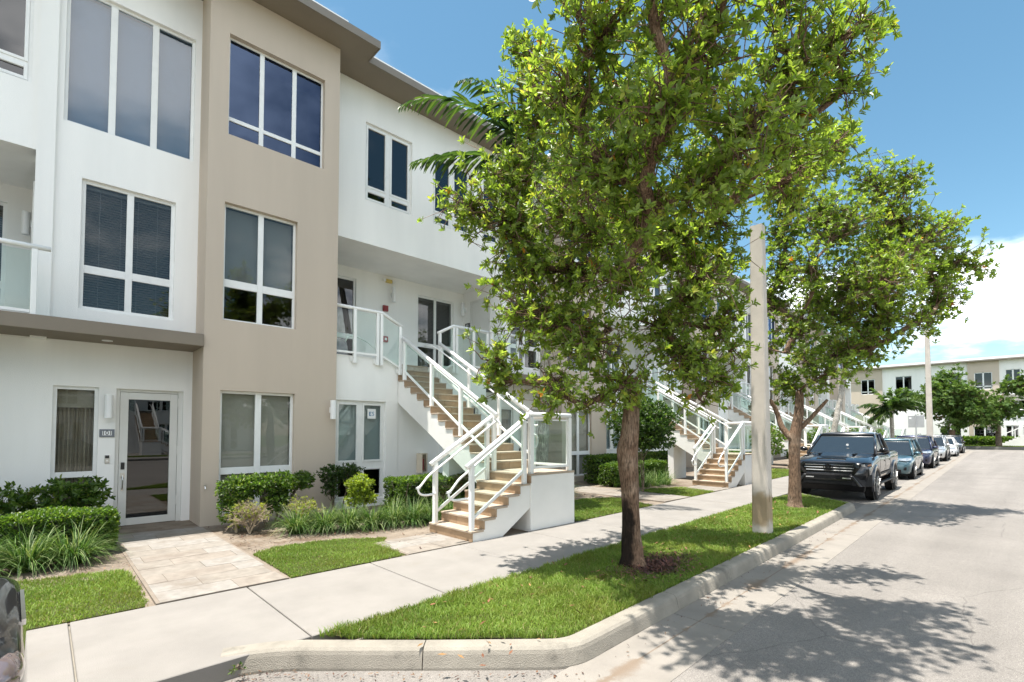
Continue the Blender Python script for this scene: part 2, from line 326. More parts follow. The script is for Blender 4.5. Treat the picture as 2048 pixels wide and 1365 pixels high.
# gutter slabs
gut = tag(MB().quad((-20, 1.4, -0.149), (66, 3.85, -0.149), (66, 3.9, -0.149), (-20, 1.45, -0.149)).build('gutter', MATS['kerb_concrete']), kind='structure')
x = -10.2
while x < 66:
    x2 = x + 3.0; g = 0.006; b0, b1 = x + g, x2 - g
    pr = []
    for xx in (b0, b1):
        pr += [(xx, y_gutter_out(xx), -0.146), (xx, y_gutter_out(xx) + 0.10, -0.145), (xx, m_valley(xx), -0.166 + 0.02), (xx, m_valley(xx) + 0.10, -0.142), (xx, y_kerb_bot(xx) + 0.04, -0.138),
               (xx, y_kerb_bot(xx) + 0.04, -0.2), (xx, y_gutter_out(xx), -0.2)]
    mb = MB(); mb.add(pr, [(i, 7 + i, 7 + (i + 1) % 7, (i + 1) % 7) for i in range(7)] + [(0, 1, 2, 3, 4, 5, 6), (13, 12, 11, 10, 9, 8, 7)])
    mb.build('slab', MATS['gutter_concrete'], gut); x = x2
# kerb swept round the planted islands
PROF = [(0.0, -0.2), (0.0, -0.13), (0.022, -0.035), (0.034, -0.006), (0.058, 0.012), (0.09, 0.018), (0.185, 0.018), (0.195, 0.008), (0.195, -0.2)]
def fillet(pts, r, n=5):
    out = [Vector(pts[0])]
    for a, b, c in zip(pts, pts[1:], pts[2:]):
        a, b, c = Vector(a), Vector(b), Vector(c); u = (a - b).normalized(); w = (c - b).normalized()
        p0, p1 = b + u * r, b + w * r
        for i in range(n + 1):
            t = i / n; out.append(p0 * (1 - t) ** 2 + b * 2 * t * (1 - t) + p1 * t * t)
    out.append(Vector(pts[-1])); return out
def cut_path(P, joints):
    """split polyline at arc lengths"""
    segs = []; cur = [P[0]]; acc = 0; js = list(joints); gap = 0.004
    for a, b in zip(P, P[1:]):
        l = (b - a).length; st = 0
        while js and js[0] <= acc + l:
            t = (js[0] - acc) / l; p = a.lerp(b, t); d_ = (b - a).normalized()
            cur.append(p - d_ * gap); segs.append(cur); cur = [p + d_ * gap]; js.pop(0)
        cur.append(b); acc += l
    segs.append(cur); return segs
def kerb(name, pts, r, step, first, label=None, zoff=0.0):
    P = fillet([(p[0], p[1], 0) for p in pts], r)
    tot = sum((b - a).length for a, b in zip(P, P[1:]))
    root = tag(bpy.data.objects.new(name, None), kind='structure'); COL.objects.link(root)
    j = []; q = first
    while q < tot - 0.5: j.append(q); q += step
    for seg in cut_path(P, j):
        clean = [seg[0]]
        for p in seg[1:]:
            if (p - clean[-1]).length > 0.02: clean.append(p)
        seg = clean; m = len(seg); vs = []
        for i, p in enumerate(seg):
            d0 = (seg[i] - seg[i - 1]).normalized() if i else (seg[1] - seg[0]).normalized()
            d1 = (seg[i + 1] - seg[i]).normalized() if i < m - 1 else d0
            t = (d0 + d1).normalized(); nrm = Vector((-t.y, t.x, 0)); k = 1 / max(0.5, nrm.dot(Vector((-d0.y, d0.x, 0))))
            for u, z in PROF: vs.append((p.x + nrm.x * u * k, p.y + nrm.y * u * k, z + zoff + 0.003 * math.sin(p.x * 5)))
        n = len(PROF)
        fs = [(i * n + k, i * n + (k + 1) % n, (i + 1) * n + (k + 1) % n, (i + 1) * n + k) for i in range(m - 1) for k in range(n)] + [tuple(range(n)), tuple(range((m - 1) * n, m * n))]
        MB().add(vs, fs).build('kerb_stone', MATS['kerb_concrete'], root)
    return root
kerb('kerb', [(1.02, 4.33), (1.35, 4.20), (3.12, 2.55), (14.3, 2.93), (15.75, 4.62)], 0.22, 3.0, 1.55)
kerb('kerb_of_far_island', [(35.2, 5.4), (36.0, 3.66), (38.6, 3.74), (39.6, 5.5)], 0.3, 3.0, 1.5)
# sidewalk slabs
sw = MB()
for a, c in zip(np.arange(-8, 70, 2.0), np.arange(-6, 72, 2.0)):
    sw.quad((a, y_walk_front(a) + 0.03, -0.03), (c, y_walk_front(c) + 0.03, -0.03), (c, y_walk_back(c) - 0.02, -0.03), (a, y_walk_back(a) - 0.02, -0.03))
sidewalk = tag(sw.build('sidewalk', MATS['kerb_concrete']), kind='structure')
x = 0.21 - 1.5 * 5
while x < 68:
    g = 0.007; a, c = x + g, x + 1.5 - g
    z = random.uniform(-0.002, 0.002)
    MB().extrude([(a, y_walk_front(a), -0.18), (c, y_walk_front(c), -0.18), (c, y_walk_back(c), -0.18), (a, y_walk_back(a), -0.18)], (0, 0, 0.18 + z)).build('slab', MATS['concrete'], sidewalk, bevel=0.006, seg=1)
    x += 1.5
# planting bed soil with litter
mat('bed_soil', (0.215, 0.178, 0.14), 0.95, 0.22, 3.0, 0.9, 45, spec=0.1, col2=(0.12, 0.085, 0.058), c2scale=1.6, c2lo=0.48, c2hi=0.7)
bd = MB(); bxs = list(np.arange(-10, 68, 1.5))
gx, gy = [], []
for i, (a, c) in enumerate(zip(bxs, bxs[1:])):
    for t0, t1 in ((0, .25), (.25, .5), (.5, .75), (.75, 1)):
        def P(xx, t):
            y = y_walk_back(xx) + 0.012 + t * (13.0 + 0.0396 * max(0, xx - 8) - y_walk_back(xx))
            return (xx, y, -0.022 + 0.05 * t * min(1, 3 * t) + 0.012 * math.sin(xx * 3.1 + y * 2.3) * min(1, t * 6))
        bd.quad(P(a, t0), P(c, t0), P(c, t1), P(a, t1))
bed = tag(bd.build('planting_bed', MATS['bed_soil'], smooth=True), kind='structure')

def in_poly(px, py, poly):
    ins = np.zeros(len(px), bool); n = len(poly); j = n - 1
    for i in range(n):
        xi, yi = poly[i]; xj, yj = poly[j]
        c = ((yi > py) != (yj > py)) & (px < (xj - xi) * (py - yi) / ((yj - yi) or 1e-9) + xi)
        ins ^= c; j = i
    return ins
leaf_mat('grass', 0.55, 0.30, 0.3)
leaf_mat('litter', 0.8, 0.0, 0.2)
def blades(px, py, z0, hgt, wid, lean, tint):
    n = len(px); ang = rng.uniform(0, 2 * np.pi, n); la = rng.uniform(0, 2 * np.pi, n)
    wx, wy = np.cos(ang) * wid / 2, np.sin(ang) * wid / 2
    lx, ly = np.cos(la) * lean * hgt, np.sin(la) * lean * hgt
    V = np.zeros((n, 5, 3)); 
    V[:, 0] = np.stack([px - wx, py - wy, z0], 1); V[:, 1] = np.stack([px + wx, py + wy, z0], 1)
    V[:, 2] = np.stack([px - wx * .8 + lx * .35, py - wy * .8 + ly * .35, z0 + hgt * .6], 1); V[:, 3] = np.stack([px + wx * .8 + lx * .35, py + wy * .8 + ly * .35, z0 + hgt * .6], 1)
    V[:, 4] = np.stack([px + lx, py + ly, z0 + hgt * (1 - 0.25 * lean)], 1)
    o = (np.arange(n) * 5)[:, None]; Fc = np.concatenate([o + [0, 1, 3], o + [0, 3, 2], o + [2, 3, 4]], 0)
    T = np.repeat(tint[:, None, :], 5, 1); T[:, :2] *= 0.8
    return V.reshape(-1, 3), Fc, T.reshape(-1, 3)
def lawn(name, label, poly, dens, hmin=0.03, hmax=0.07, z=0.0, wid=0.006, holes=(), fade=None):
    xs_, ys_ = zip(*poly); x0, x1, y0, y1 = min(xs_), max(xs_), min(ys_), max(ys_)
    n = int((x1 - x0) * (y1 - y0) * dens); px = rng.uniform(x0, x1, n); py = rng.uniform(y0, y1, n)
    k = in_poly(px + .022 * np.sin(py * 23 + 3 * np.sin(px * 9)) + rng.normal(0, .014, n), py + .022 * np.sin(px * 21 + 3 * np.sin(py * 8)) + rng.normal(0, .014, n), poly)
    cl = np.sin(px * 7.3 + 2 * np.sin(py * 5)) * np.sin(py * 8.1 + 1.7 * np.sin(px * 4.3))
    k &= (cl > -0.8) | (rng.random(n) < 0.45)
    for (hx, hy, hr) in holes:
        rr = np.hypot((px - hx) / 1.0, py - hy); k &= rng.random(n) < np.clip((rr - hr * 0.55) / (hr * 0.6), 0, 1)
    if fade is not None: k &= rng.random(n) < fade(px, py)
    px, py, cl = px[k], py[k], cl[k]; n = len(px)
    hg = rng.uniform(hmin, hmax, n) * (0.85 + 0.25 * np.sin(px * 3.1) * np.sin(py * 2.7))
    dry = rng.random(n)[:, None]
    base = np.array([0.098, 0.178, 0.024]); alt = np.array([0.235, 0.315, 0.058]); dr = np.array([0.28, 0.24, 0.10])
    pv = (0.5 + 0.5 * np.sin(px * 1.9 + 1.3 * np.sin(py * 2.2)))[:, None]
    t = base + (alt - base) * np.clip(rng.random(n)[:, None] * 0.75 + 0.35 * pv - 0.05, 0, 1); t = np.where(dry > 0.93, dr, t); pz = np.clip(.5 + .5 * np.sin(px * 4.1 + 2.2 * np.sin(py * 3.3 + 1)) * np.sin(py * 5.2 + 1.9 * np.sin(px * 2.1)), 0, 1)[:, None]
    t = t * (.78 + .4 * pz) * np.array([1, 1, 1]) + np.array([.035, .02, .0]) * (1 - pz) ** 3
    V, Fc, T = blades(px, py, np.full(n, z - 0.01), hg, rng.uniform(wid * .7, wid * 1.4, n), rng.uniform(0.2, 1.0, n), t)
    m = len(poly); b0 = len(V); cx, cy = sum(xs_) / m, sum(ys_) / m
    V = np.concatenate([V, np.array([(cx, cy, z - 0.006)] + [(cx + (a - cx) * .985, cy + (b - cy) * .985, z - 0.006) for a, b in poly])])
    Fc = np.concatenate([Fc, np.array([(b0, b0 + 1 + i, b0 + 1 + (i + 1) % m) for i in range(m)])])
    T = np.concatenate([T, np.tile(np.array([[0.075, 0.085, 0.028]]), (m + 1, 1))])
    o = np_mesh(name, V, Fc, MATS['grass'], tint=T)
    return tag(o, label, 'grass', kind='stuff')
kb = lambda X: y_kerb_bot(X) + 0.19
isl = [(1.95, 4.0), (3.26, 2.76)] + [(x_, kb(x_)) for x_ in np.arange(4.2, 14.3, 1.0)] + [(15.0, 3.85), (15.4, 4.55)] + [(x_, y_walk_front(x_) - 0.01) for x_ in np.arange(15.0, 1.6, -1.0)]
TREE1, TREE2, POLE = (5.6, 3.6), (12.7, 3.8), (9.0, 3.2)
lawn('lawn', 'grass strip between kerb and pavement under the street trees', [(3.26, 2.76), (4.2, kb(4.2)), (5.2, kb(5.2)), (6.2, kb(6.2)), (7.4, kb(7.4)), (7.4, y_walk_front(7.4) - .01), (4.5, y_walk_front(4.5) - .01), (1.75, y_walk_front(1.75) - .01), (1.95, 4.0)], 10500, 0.04, 0.095, holes=[(5.72, 3.42, 0.42)])
lawn('lawn', 'grass strip round the concrete pole and the second street tree', [(7.4, kb(7.4)), (9, kb(9)), (11, kb(11)), (13, kb(13)), (14.2, kb(14.2)), (15.0, 3.85), (15.4, 4.6), (13, y_walk_front(13) - .01), (10, y_walk_front(10) - .01), (7.4, y_walk_front(7.4) - .01)], 5200, 0.04, 0.09, wid=0.009, holes=[(12.75, 3.7, 0.3)])
edge = lambda a: (lambda px, py: np.clip(1.5 - 0, 0, 1) + 0 * px)
lawn('lawn', 'clipped grass patch in front of the left box hedge', [(-2.2, 6.16), (0.80, 6.16), (0.84, 7.0), (0.80, 7.95), (0.2, 8.1), (-0.4, 8.25), (-2.2, 8.3)], 7500, 0.025, 0.06)
lawn('lawn', 'grass patch between the entrance paving and the near stairs', [(2.22, 7.75), (2.2, 6.17), (3.74, 6.17), (3.95, 7.1), (4.15, 7.4), (3.7, 7.75), (3.25, 7.95), (2.6, 7.95)], 8000, 0.02, 0.05)
lawn('lawn', 'grass patch on the far side of the stair landing block', [(7.62, 6.17), (10.6, 6.25), (11.0, 7.6), (10.2, 8.1), (8.8, 8.0), (7.62, 7.6)], 3800, 0.03, 0.07, wid=0.009)
lawn('lawn', 'grass patch before the second staircase', [(12.7, 6.36), (14.3, 6.42), (14.6, 7.6), (13.6, 8.1), (12.85, 8.0)], 3000, 0.03, 0.07, wid=0.01)
for i_, (X0, d1, d2) in enumerate(((18.4, 'second', 'third'), (29.0, 'third', 'fourth'), (39.6, 'fourth', 'fifth'))):
    yb = y_walk_back(X0)
    lawn('lawn', 'grass patch between the %s staircase and the %s one' % (d1, d2), [(X0, yb + .03), (X0 + 6.6, yb + .3), (X0 + 6.6, yb + 1.9), (X0, yb + 1.7)], 900, 0.04, 0.08, wid=0.02)
lawn('lawn', 'small grass island round the far concrete pole', [(36.0, 4.6), (36.3, 3.9), (38.4, 3.98), (39.2, 5.2), (36.2, 5.2)], 800, 0.04, 0.08, wid=0.02)
# leaf litter and mulch (thin chips)
def chips(name, label, px, py, z, size, cols, kindname='leaf litter', flat=0.35):
    n = len(px); a = rng.uniform(0, 2 * np.pi, n); l = rng.uniform(.5, 1.2, n) * size; w = l * rng.uniform(.3, .55, n); tl = rng.normal(0, flat, n); ca, sa = np.cos(a), np.sin(a)
    V = np.zeros((n, 4, 3)); zc = z + np.abs(tl) * l * .5 + 0.004
    V[:, 0] = np.stack([px - ca * l / 2, py - sa * l / 2, zc - tl * l / 2], 1); V[:, 1] = np.stack([px - sa * w / 2, py + ca * w / 2, zc + .002], 1)
    V[:, 2] = np.stack([px + ca * l / 2, py + sa * l / 2, zc + tl * l / 2], 1); V[:, 3] = np.stack([px + sa * w / 2, py - ca * w / 2, zc + .002], 1)
    V[:, :, 2] = np.maximum(V[:, :, 2], (z + 0.003)[:, None] if hasattr(z, '__len__') else z + 0.003)
    T = np.array(cols)[rng.integers(0, len(cols), n)] * rng.uniform(.7, 1.2, (n, 1))
    o = (np.arange(n) * 4)[:, None]
    return tag(np_mesh(name, V.reshape(-1, 3), o + [0, 1, 2, 3], MATS['litter'], tint=np.repeat(T, 4, 0)), label, kindname, kind='stuff')
br = [(0.10, 0.055, 0.04), (0.16, 0.085, 0.05), (0.06, 0.035, 0.03), (0.20, 0.13, 0.08)]
a = rng.normal(0, 1, (2600, 2)) * [0.38, 0.17] + [5.85, 3.40]
chips('mulch', 'reddish brown bark mulch heaped at the foot of the near tree', a[:, 0], a[:, 1], rng.uniform(0, 0.045, 2600), 0.055, [(0.13, 0.06, 0.045), (0.17, 0.08, 0.055), (0.08, 0.045, 0.035), (0.11, 0.06, 0.055)], 'mulch')
n_ = 5200; a = np.stack([rng.uniform(-2.5, 11, n_), rng.uniform(6.2, 10.4, n_)], 1)
ok = ~((a[:, 0] > 0.85) & (a[:, 0] < 2.2)) & ~((a[:, 0] > 2.2) & (a[:, 0] < 4.1) & (a[:, 1] < 7.8)) & ~((a[:, 0] < 0.85) & (a[:, 1] < 8.1)) & ~((a[:, 0] > 4.9) & (a[:, 0] < 7.6) & (a[:, 1] < 7.4)) & ~((a[:, 0] > 7.5) & (a[:, 1] < 8))
a = a[ok]
t_ = (a[:, 1] - 6.14) / 6.87
chips('leaf_litter', 'dry leaf litter scattered over the planting bed', a[:, 0], a[:, 1], -0.014 + 0.05 * t_ * np.minimum(1, 3 * t_) + 0.012 * np.sin(a[:, 0] * 3.1 + a[:, 1] * 2.3), 0.05, br + [(0.27, 0.21, 0.15), (0.33, 0.28, 0.21), (0.30, 0.22, 0.15)])
n_ = 150; xs_ = np.concatenate([rng.uniform(1.5, 13, n_), rng.normal(0, .25, 160) + 1.15, rng.uniform(1.3, 3.0, 90)])
ys_ = np.concatenate([np.array([y_kerb_bot(x_) for x_ in xs_[:n_]]) - 0.03 - np.abs(rng.normal(0, .16, n_)), rng.normal(4.12, .1, 160), np.zeros(90)]); ys_[-90:] = 4.2 - (xs_[-90:] - 1.35) * 0.93 - 0.08 - np.abs(rng.normal(0, .09, 90))
chips('leaf_litter', 'brown fallen leaves lying along the kerb and gutter', xs_, ys_, -0.137 if False else np.full(len(xs_), -0.138), 0.03, br)
ax = rng.uniform(2.2, 14, 260); ay = np.array([kb(x_) for x_ in ax]) + rng.random(260) * (np.array([y_walk_front(x_) for x_ in ax]) - np.array([kb(x_) for x_ in ax]))
chips('leaf_litter', 'reddish fallen leaves resting on the grass strip', ax, ay, np.full(260, 0.03), 0.07, [(0.20, 0.09, 0.05), (0.16, 0.07, 0.04), (0.30, 0.17, 0.07)])
# entrance paving, tile by tile
TR = [mat('travertine_%d' % i, c, 0.75, 0.18, 8, 0.2, 60, spec=0.3, col2=c2, c2scale=2.2, c2lo=0.44, c2hi=0.68) for i, (c, c2) in enumerate((((0.238, 0.212, 0.180), (0.185, 0.158, 0.130)), ((0.25, 0.226, 0.195), (0.205, 0.178, 0.148)), ((0.245, 0.214, 0.180), (0.19, 0.160, 0.132)), ((0.262, 0.242, 0.216), (0.20, 0.172, 0.142))))]
mat('grout', (0.20, 0.165, 0.13), 0.95, 0.15, 4)
def tiles(name, x0, x1, y0, y1, tx, ty, z, skew=0.0):
    root = tag(MB().box(x0 - .03, x1 + .03, y0, y1, z - .16, z - 0.004).build(name, MATS['grout']), kind='structure')
    y = y0; r_ = 0
    while y < y1 - 0.05:
        yy = min(y + ty, y1); x = x0 - (r_ * 0.37 % 1.0) * tx; 
        while x < x1 - 0.02:
            a, c = max(x, x0), min(x + tx, x1)
            if c - a > 0.04: MB().box(a + .003, c - .003, y + .003, yy - .003, z - .03, z + random.uniform(-.001, .002)).build('tile', random.choice(TR), root)
            x += tx
        y = yy; r_ += 1
    return root
tiles('entrance_path', 0.90, 2.14, 6.145, 11.36, 0.74, 0.40, 0.012)
tiles('stair_pad', 3.82, 4.93, 6.145, 7.15, 0.61, 0.40, 0.008)
tiles('second_entrance_path', 11.3, 12.6, 6.32, 11.8, 0.74, 0.40, 0.012)
tiles('second_stair_pad', 14.3, 15.5, 6.42, 7.5, 0.61, 0.40, 0.008)
# far lawn across the end of the road
tag(MB().box(76, 110, -60, 60, -0.5, 0.10).build('far_verge', MATS['soil_far']), kind='structure')
tag(MB().box(75.7, 76, -60, 60, -0.5, 0.12).build('far_kerb', MATS['concrete']), kind='structure')
lawn('lawn', 'grass verge across the end of the road before the end building', [(76.1, -22), (80.5, -22), (80.5, 20), (76.1, 20)], 60, 0.08, 0.14, z=0.11, wid=0.12)
# ------------------------------------------------------------------ townhouses
def wall_holes(mb, x0, x1, z0, z1, yf, th, holes):
    """wall facing -Y with rectangular openings (x0,x1,z0,z1)"""
    xs = sorted({x0, x1, *[h[0] for h in holes], *[h[1] for h in holes]}); zs = sorted({z0, z1, *[h[2] for h in holes], *[h[3] for h in holes]})
    xs = [v for v in xs if x0 <= v <= x1]; zs = [v for v in zs if z0 <= v <= z1]
    yb = yf + th; idx = {}
    def solid(i, k):
        if not (0 <= i < len(xs) - 1 and 0 <= k < len(zs) - 1): return False
        cx, cz = (xs[i] + xs[i + 1]) / 2, (zs[k] + zs[k + 1]) / 2
        return not any(h[0] < cx < h[1] and h[2] < cz < h[3] for h in holes)
    for i in range(len(xs) - 1):
        for k in range(len(zs) - 1):
            if not solid(i, k): continue
            a, b, c, d = xs[i], xs[i + 1], zs[k], zs[k + 1]
            mb.quad((a, yf, c), (b, yf, c), (b, yf, d), (a, yf, d)); mb.quad((b, yb, c), (a, yb, c), (a, yb, d), (b, yb, d))
            if not solid(i - 1, k): mb.quad((a, yb, c), (a, yf, c), (a, yf, d), (a, yb, d))
            if not solid(i + 1, k): mb.quad((b, yf, c), (b, yb, c), (b, yb, d), (b, yf, d))
            if not solid(i, k - 1): mb.quad((a, yb, c), (b, yb, c), (b, yf, c), (a, yf, c))
            if not solid(i, k + 1): mb.quad((a, yf, d), (b, yf, d), (b, yb, d), (a, yb, d))
    return mb
def window(parent, x0, x1, z0, z1, yf, cols, rows, recess=0.10, fr=0.045, mull=0.085, trans=0.10, glass='window_glass', back=None, name='window', sash=0.0):
    """cols/rows: inner split positions (x, z). frame bars as one mesh, each pane a sub-part"""
    yo, yi = yf + recess, yf + recess + 0.06
    f = MB()
    f.box(x0, x0 + fr, yo, yi, z0, z1); f.box(x1 - fr, x1, yo, yi, z0, z1)
    xc = [x0 + fr] + sum([[c - mull / 2, c + mull / 2] for c in cols], []) + [x1 - fr]
    zr = [z0 + fr] + sum([[r - trans / 2, r + trans / 2] for r in rows], []) + [z1 - fr]
    f.box(x0 + fr, x1 - fr, yo, yi, z0, z0 + fr); f.box(x0 + fr, x1 - fr, yo, yi, z1 - fr, z1)
    for c in cols: f.box(c - mull / 2, c + mull / 2, yo, yi, z0 + fr, z1 - fr)
    for r in rows:
        for i in range(0, len(xc), 2): f.box(xc[i], xc[i + 1], yo + 0.002, yi, r - trans / 2, r + trans / 2)
    for i in range(1, len(cols) * 2 + 1, 2):      # joint line down the middle of a double mullion
        cx = (xc[i] + xc[i + 1]) / 2
    w = f.build(name, MATS['frame_white'], parent, bevel=0.004, seg=1)
    for i in range(0, len(xc), 2):
        for k in range(0, len(zr), 2):
            a, b, c, d = xc[i], xc[i + 1], zr[k], zr[k + 1]
            if sash:
                s = sash; q = MB(); ys, ye = yo - 0.012, yo + 0.03
                q.box(a, a + s, ys, ye, c, d).box(b - s, b, ys, ye, c, d).box(a + s, b - s, ys, ye, c, c + s).box(a + s, b - s, ys, ye, d - s, d)
                q.build('sash', MATS['frame_white'], w, bevel=0.004, seg=1); a, b, c, d = a + s, b - s, c + s, d - s
            # gasket + pane
            t = 0.006
            MB().box(a, b, yo + 0.026, yo + 0.032, c, d).build('pane', MATS[glass], w)
    if back: back(w, x0 + fr, x1 - fr, z0 + fr, z1 - fr, yi)
    return w
def b_shade(m, z_from=0.0, dz=0.05):
    def fn(w, x0, x1, z0, z1, y): MB().box(x0, x1, y + dz, y + dz + 0.006, z0 + (z1 - z0) * z_from, z1).build('roller_shade', MATS[m], w)
    return fn
def b_blind(m, zlo=0.0):
    def fn(w, x0, x1, z0, z1, y):
        q = MB(); z = z0 + 0.02
        while z < z1 - 0.05:
            q.quad((x0, y + .045, z + .022), (x1, y + .045, z + .022), (x1, y + .075, z), (x0, y + .075, z)); z += 0.045
        q.box(x0, x1, y + .03, y + .09, z1 - .06, z1)
        for t in (0.16, 0.40, 0.60, 0.84): xx = x0 + (x1 - x0) * t; q.box(xx - .003, xx + .003, y + .04, y + .044, z0, z1)
        q.build('blind', MATS[m], w, fix=False)
        MB().box(x0, x1, y + .16, y + .165, z0, z1).build('dim_room_sheet', MATS['room'], w)  # added dark sheet standing in for the dimness of the room behind
    return fn
def b_curtain(w, x0, x1, z0, z1, y):
    q = MB(); n = 60; zt = z1 - 0.29
    pts = [(x0 + (x1 - x0) * i / n, y + .10 + .022 * math.sin(i * 0.9) + .012 * math.sin(i * 2.3 + 1)) for i in range(n + 1)]
    for (a, b), (c, d) in zip(pts, pts[1:]): q.quad((a, b, z0), (c, d, z0), (c, d, zt), (a, b, zt))
    q.build('curtain', MATS['curtain'], w, smooth=True, fix=False)
    MB().box(x0, x1, y + .06, y + .068, zt - .02, z1).build('roller_shade', MATS['curtain'], w)

UX, UY = 10.6, 0.42                                # offset from one house of the row to the next
def make_house(label):
    h = thing('townhouse', label, 'townhouse', (3.4, 10.5, 0), 0, 'houses of the white and tan row')
    W3 = (0.12, 2.01, 7.06, 9.51); W2 = (0.38, 1.74, 3.87, 6.15)
    SW = (0.10, 0.70, 0.16, 2.54); DR = (0.94, 1.97, -0.02, 2.535)
    T1 = (2.44, 4.31, 7.49, 9.48); T2 = (2.41, 3.77, 3.88, 6.155); T3 = (2.40, 3.76, 0.20, 2.535)
    U1 = (5.63, 6.97, 7.50, 9.48); U2 = (7.65, 8.99, 7.50, 9.48); U3 = (9.42, 10.12, 7.50, 9.48)
    G1 = (4.72, 5.96, 0.18, 2.47); G2 = (7.85, 8.85, 0.18, 2.47)
    BA = (4.95, 6.37, 3.60, 6.11); BB = (8.41, 9.81, 3.60, 6.06)
    w = MB()
    wall_holes(w, 0.03, 2.112, 3.555, 10.372, 11.2, 0.3, [W3, W2])
    w.box(-0.2, 0.03, 11.14, 11.5, 3.555, 10.372)                                  # pilaster
    wall_holes(w, -1.47, 2.112, -0.1, 3.35, 11.4, 0.3, [SW, DR])
    wall_holes(w, 4.645, 10.4, 6.41, 10.372, 11.2, 0.3, [U1, U2, U3])
    w.box(4.645, 10.4, 11.5, 13.15, 6.41, 6.60)                                     # ceiling of the recess
    wall_holes(w, 4.645, 10.2, 3.50, 6.41, 13.15, 0.25, [BA, BB])
    w.box(10.2, 10.4, 11.2, 13.40, 3.3, 6.41)                                      # side wall of the recess
    wall_holes(w, 4.645, 6.28, -0.1, 3.50, 10.68, 0.3, [G1])
    w.box(6.28, 7.5, 10.70, 10.98, -0.1, 2.60)
    wall_holes(w, 7.5, 9.13, -0.1, 3.50, 10.68, 0.3, [G2])
    w.box(9.0, 9.13, 10.98, 11.7, -0.1, 3.5)
    w.build('white_wall', MATS['stucco_white'], h)
    fl = MB()
    fl.box(4.645, 6.28, 10.98, 13.15, 3.30, 3.49); fl.box(7.5, 9.13, 10.98, 13.15, 3.30, 3.49); fl.box(6.28, 7.5, 11.2, 13.15, 3.30, 3.49); fl.box(9.13, 10.2, 11.38, 13.15, 3.30, 3.49)
    fl.build('balcony_floor', MATS['stair_white'], h)
    t = MB(); wall_holes(t, 2.112, 4.645, -0.1, 10.372, 10.5, 0.3, [T1, T2, T3]); t.box(2.112, 2.35, 10.8, 11.75, -0.1, 10.372); t.box(4.40, 4.645, 10.8, 11.75, -0.1, 10.372)
    t.build('tan_tower', MATS['stucco_tan'], h)
    c = MB().box(-1.47, 2.105, 10.45, 11.39, 3.325, 3.55).build('canopy', MATS['stucco_brown'], h, bevel=0.008, seg=1)
    MB().lathe([(0.075, 3.322), (0.075, 3.312), (0.05, 3.309)], (0.76, 10.92, 0), 20).build('recessed_light', MATS['lamp_white'], c)
    e = MB().box(1.55, 5.27, 9.88, 11.7, 10.375, 10.50).box(5.27, 12.15, 10.42, 11.7, 10.377, 10.50)
    e.build('eaves', MATS['stucco_brown'], h)
    MB().box(1.55, 5.295, 9.855, 9.88, 10.36, 10.53).box(5.27, 5.295, 9.88, 10.40, 10.36, 10.53).box(5.295, 12.15, 10.395, 10.42, 10.36, 10.53).build('fascia', mat('fascia_brown', (0.20, 0.175, 0.145), 0.6, 0.05) if 'fascia_brown' not in MATS else MATS['fascia_brown'], h)
    MB().box(1.6, 4.85, 10.55, 10.75, 10.50, 11.18).box(4.85, 12.15, 11.0, 11.2, 10.50, 11.08).build('parapet', MATS['parapet_white'], h)
    MB().box(-0.2, 10.4, 11.72, 24.0, 10.38, 10.49).build('roof', MATS['parapet_white'], h)
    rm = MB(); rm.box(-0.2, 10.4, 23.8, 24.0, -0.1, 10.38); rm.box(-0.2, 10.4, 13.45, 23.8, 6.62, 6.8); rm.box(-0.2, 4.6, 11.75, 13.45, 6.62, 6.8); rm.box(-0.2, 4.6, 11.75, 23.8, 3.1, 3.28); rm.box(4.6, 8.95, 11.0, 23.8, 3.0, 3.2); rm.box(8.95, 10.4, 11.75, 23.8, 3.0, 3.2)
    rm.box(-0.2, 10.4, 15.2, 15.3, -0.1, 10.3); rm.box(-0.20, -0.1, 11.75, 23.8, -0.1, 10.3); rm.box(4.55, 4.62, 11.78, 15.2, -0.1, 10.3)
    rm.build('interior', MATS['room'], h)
    window(h, *W3, 11.2, [0.76, 1.375], [], 0.07, 0.05, 0.10, glass='mirror_glass', back=b_shade('shade_pale'))
    window(h, *W2, 11.2, [1.06], [4.585], 0.07, 0.06, 0.10, 0.14, glass='window_glass', back=b_blind('blind_dark'))
    window(h, *SW, 11.4, [], [1.005], 0.05, 0.055, 0.08, 0.10, glass='clear_glass', back=b_curtain)
    window(h, *T1, 10.5, [3.06, 3.70], [7.86], 0.11, 0.035, 0.085, 0.075, glass='sky_tinted_glass', back=b_shade('shade_pale', 0.88, 0.12))
    window(h, *T2, 10.5, [3.09], [4.62], 0.11, 0.045, 0.10, 0.15, glass='window_glass', back=lambda w_, a, b_, c_, d_, y: MB().box(a, b_, y + .06, y + .066, 4.6, d_).build('roller_shade', MATS['shade_taupe'], w_))
    window(h, *T3, 10.5, [3.09], [1.0], 0.09, 0.05, 0.11, 0.13, glass='clear_glass', back=b_shade('shade_taupe'))
    for U in (U1, U2): window(h, *U, 11.2, [(U[0] + U[1]) / 2], [7.83], 0.07, 0.05, 0.09, 0.06, glass='dark_glass', sash=0.05)
    window(h, *U3, 11.2, [], [7.83], 0.07, 0.05, 0.09, 0.06, glass='dark_glass', sash=0.05)
    window(h, *G1, 10.68, [5.34], [0.98], 0.07, 0.05, 0.09, 0.13, glass='clear_glass', back=b_shade('shade_teal', 0.36), sash=0.05)
    window(h, *G2, 10.68, [8.35], [0.98], 0.07, 0.05, 0.09, 0.13, glass='dark_glass')
    window(h, *BA, 13.15, [5.66], [4.45], 0.05, 0.06, 0.09, 0.14, glass='dark_glass')
    window(h, *BB, 13.15, [9.11], [4.50], 0.05, 0.06, 0.09, 0.14, glass='window_glass', back=b_blind('blind_dark'))
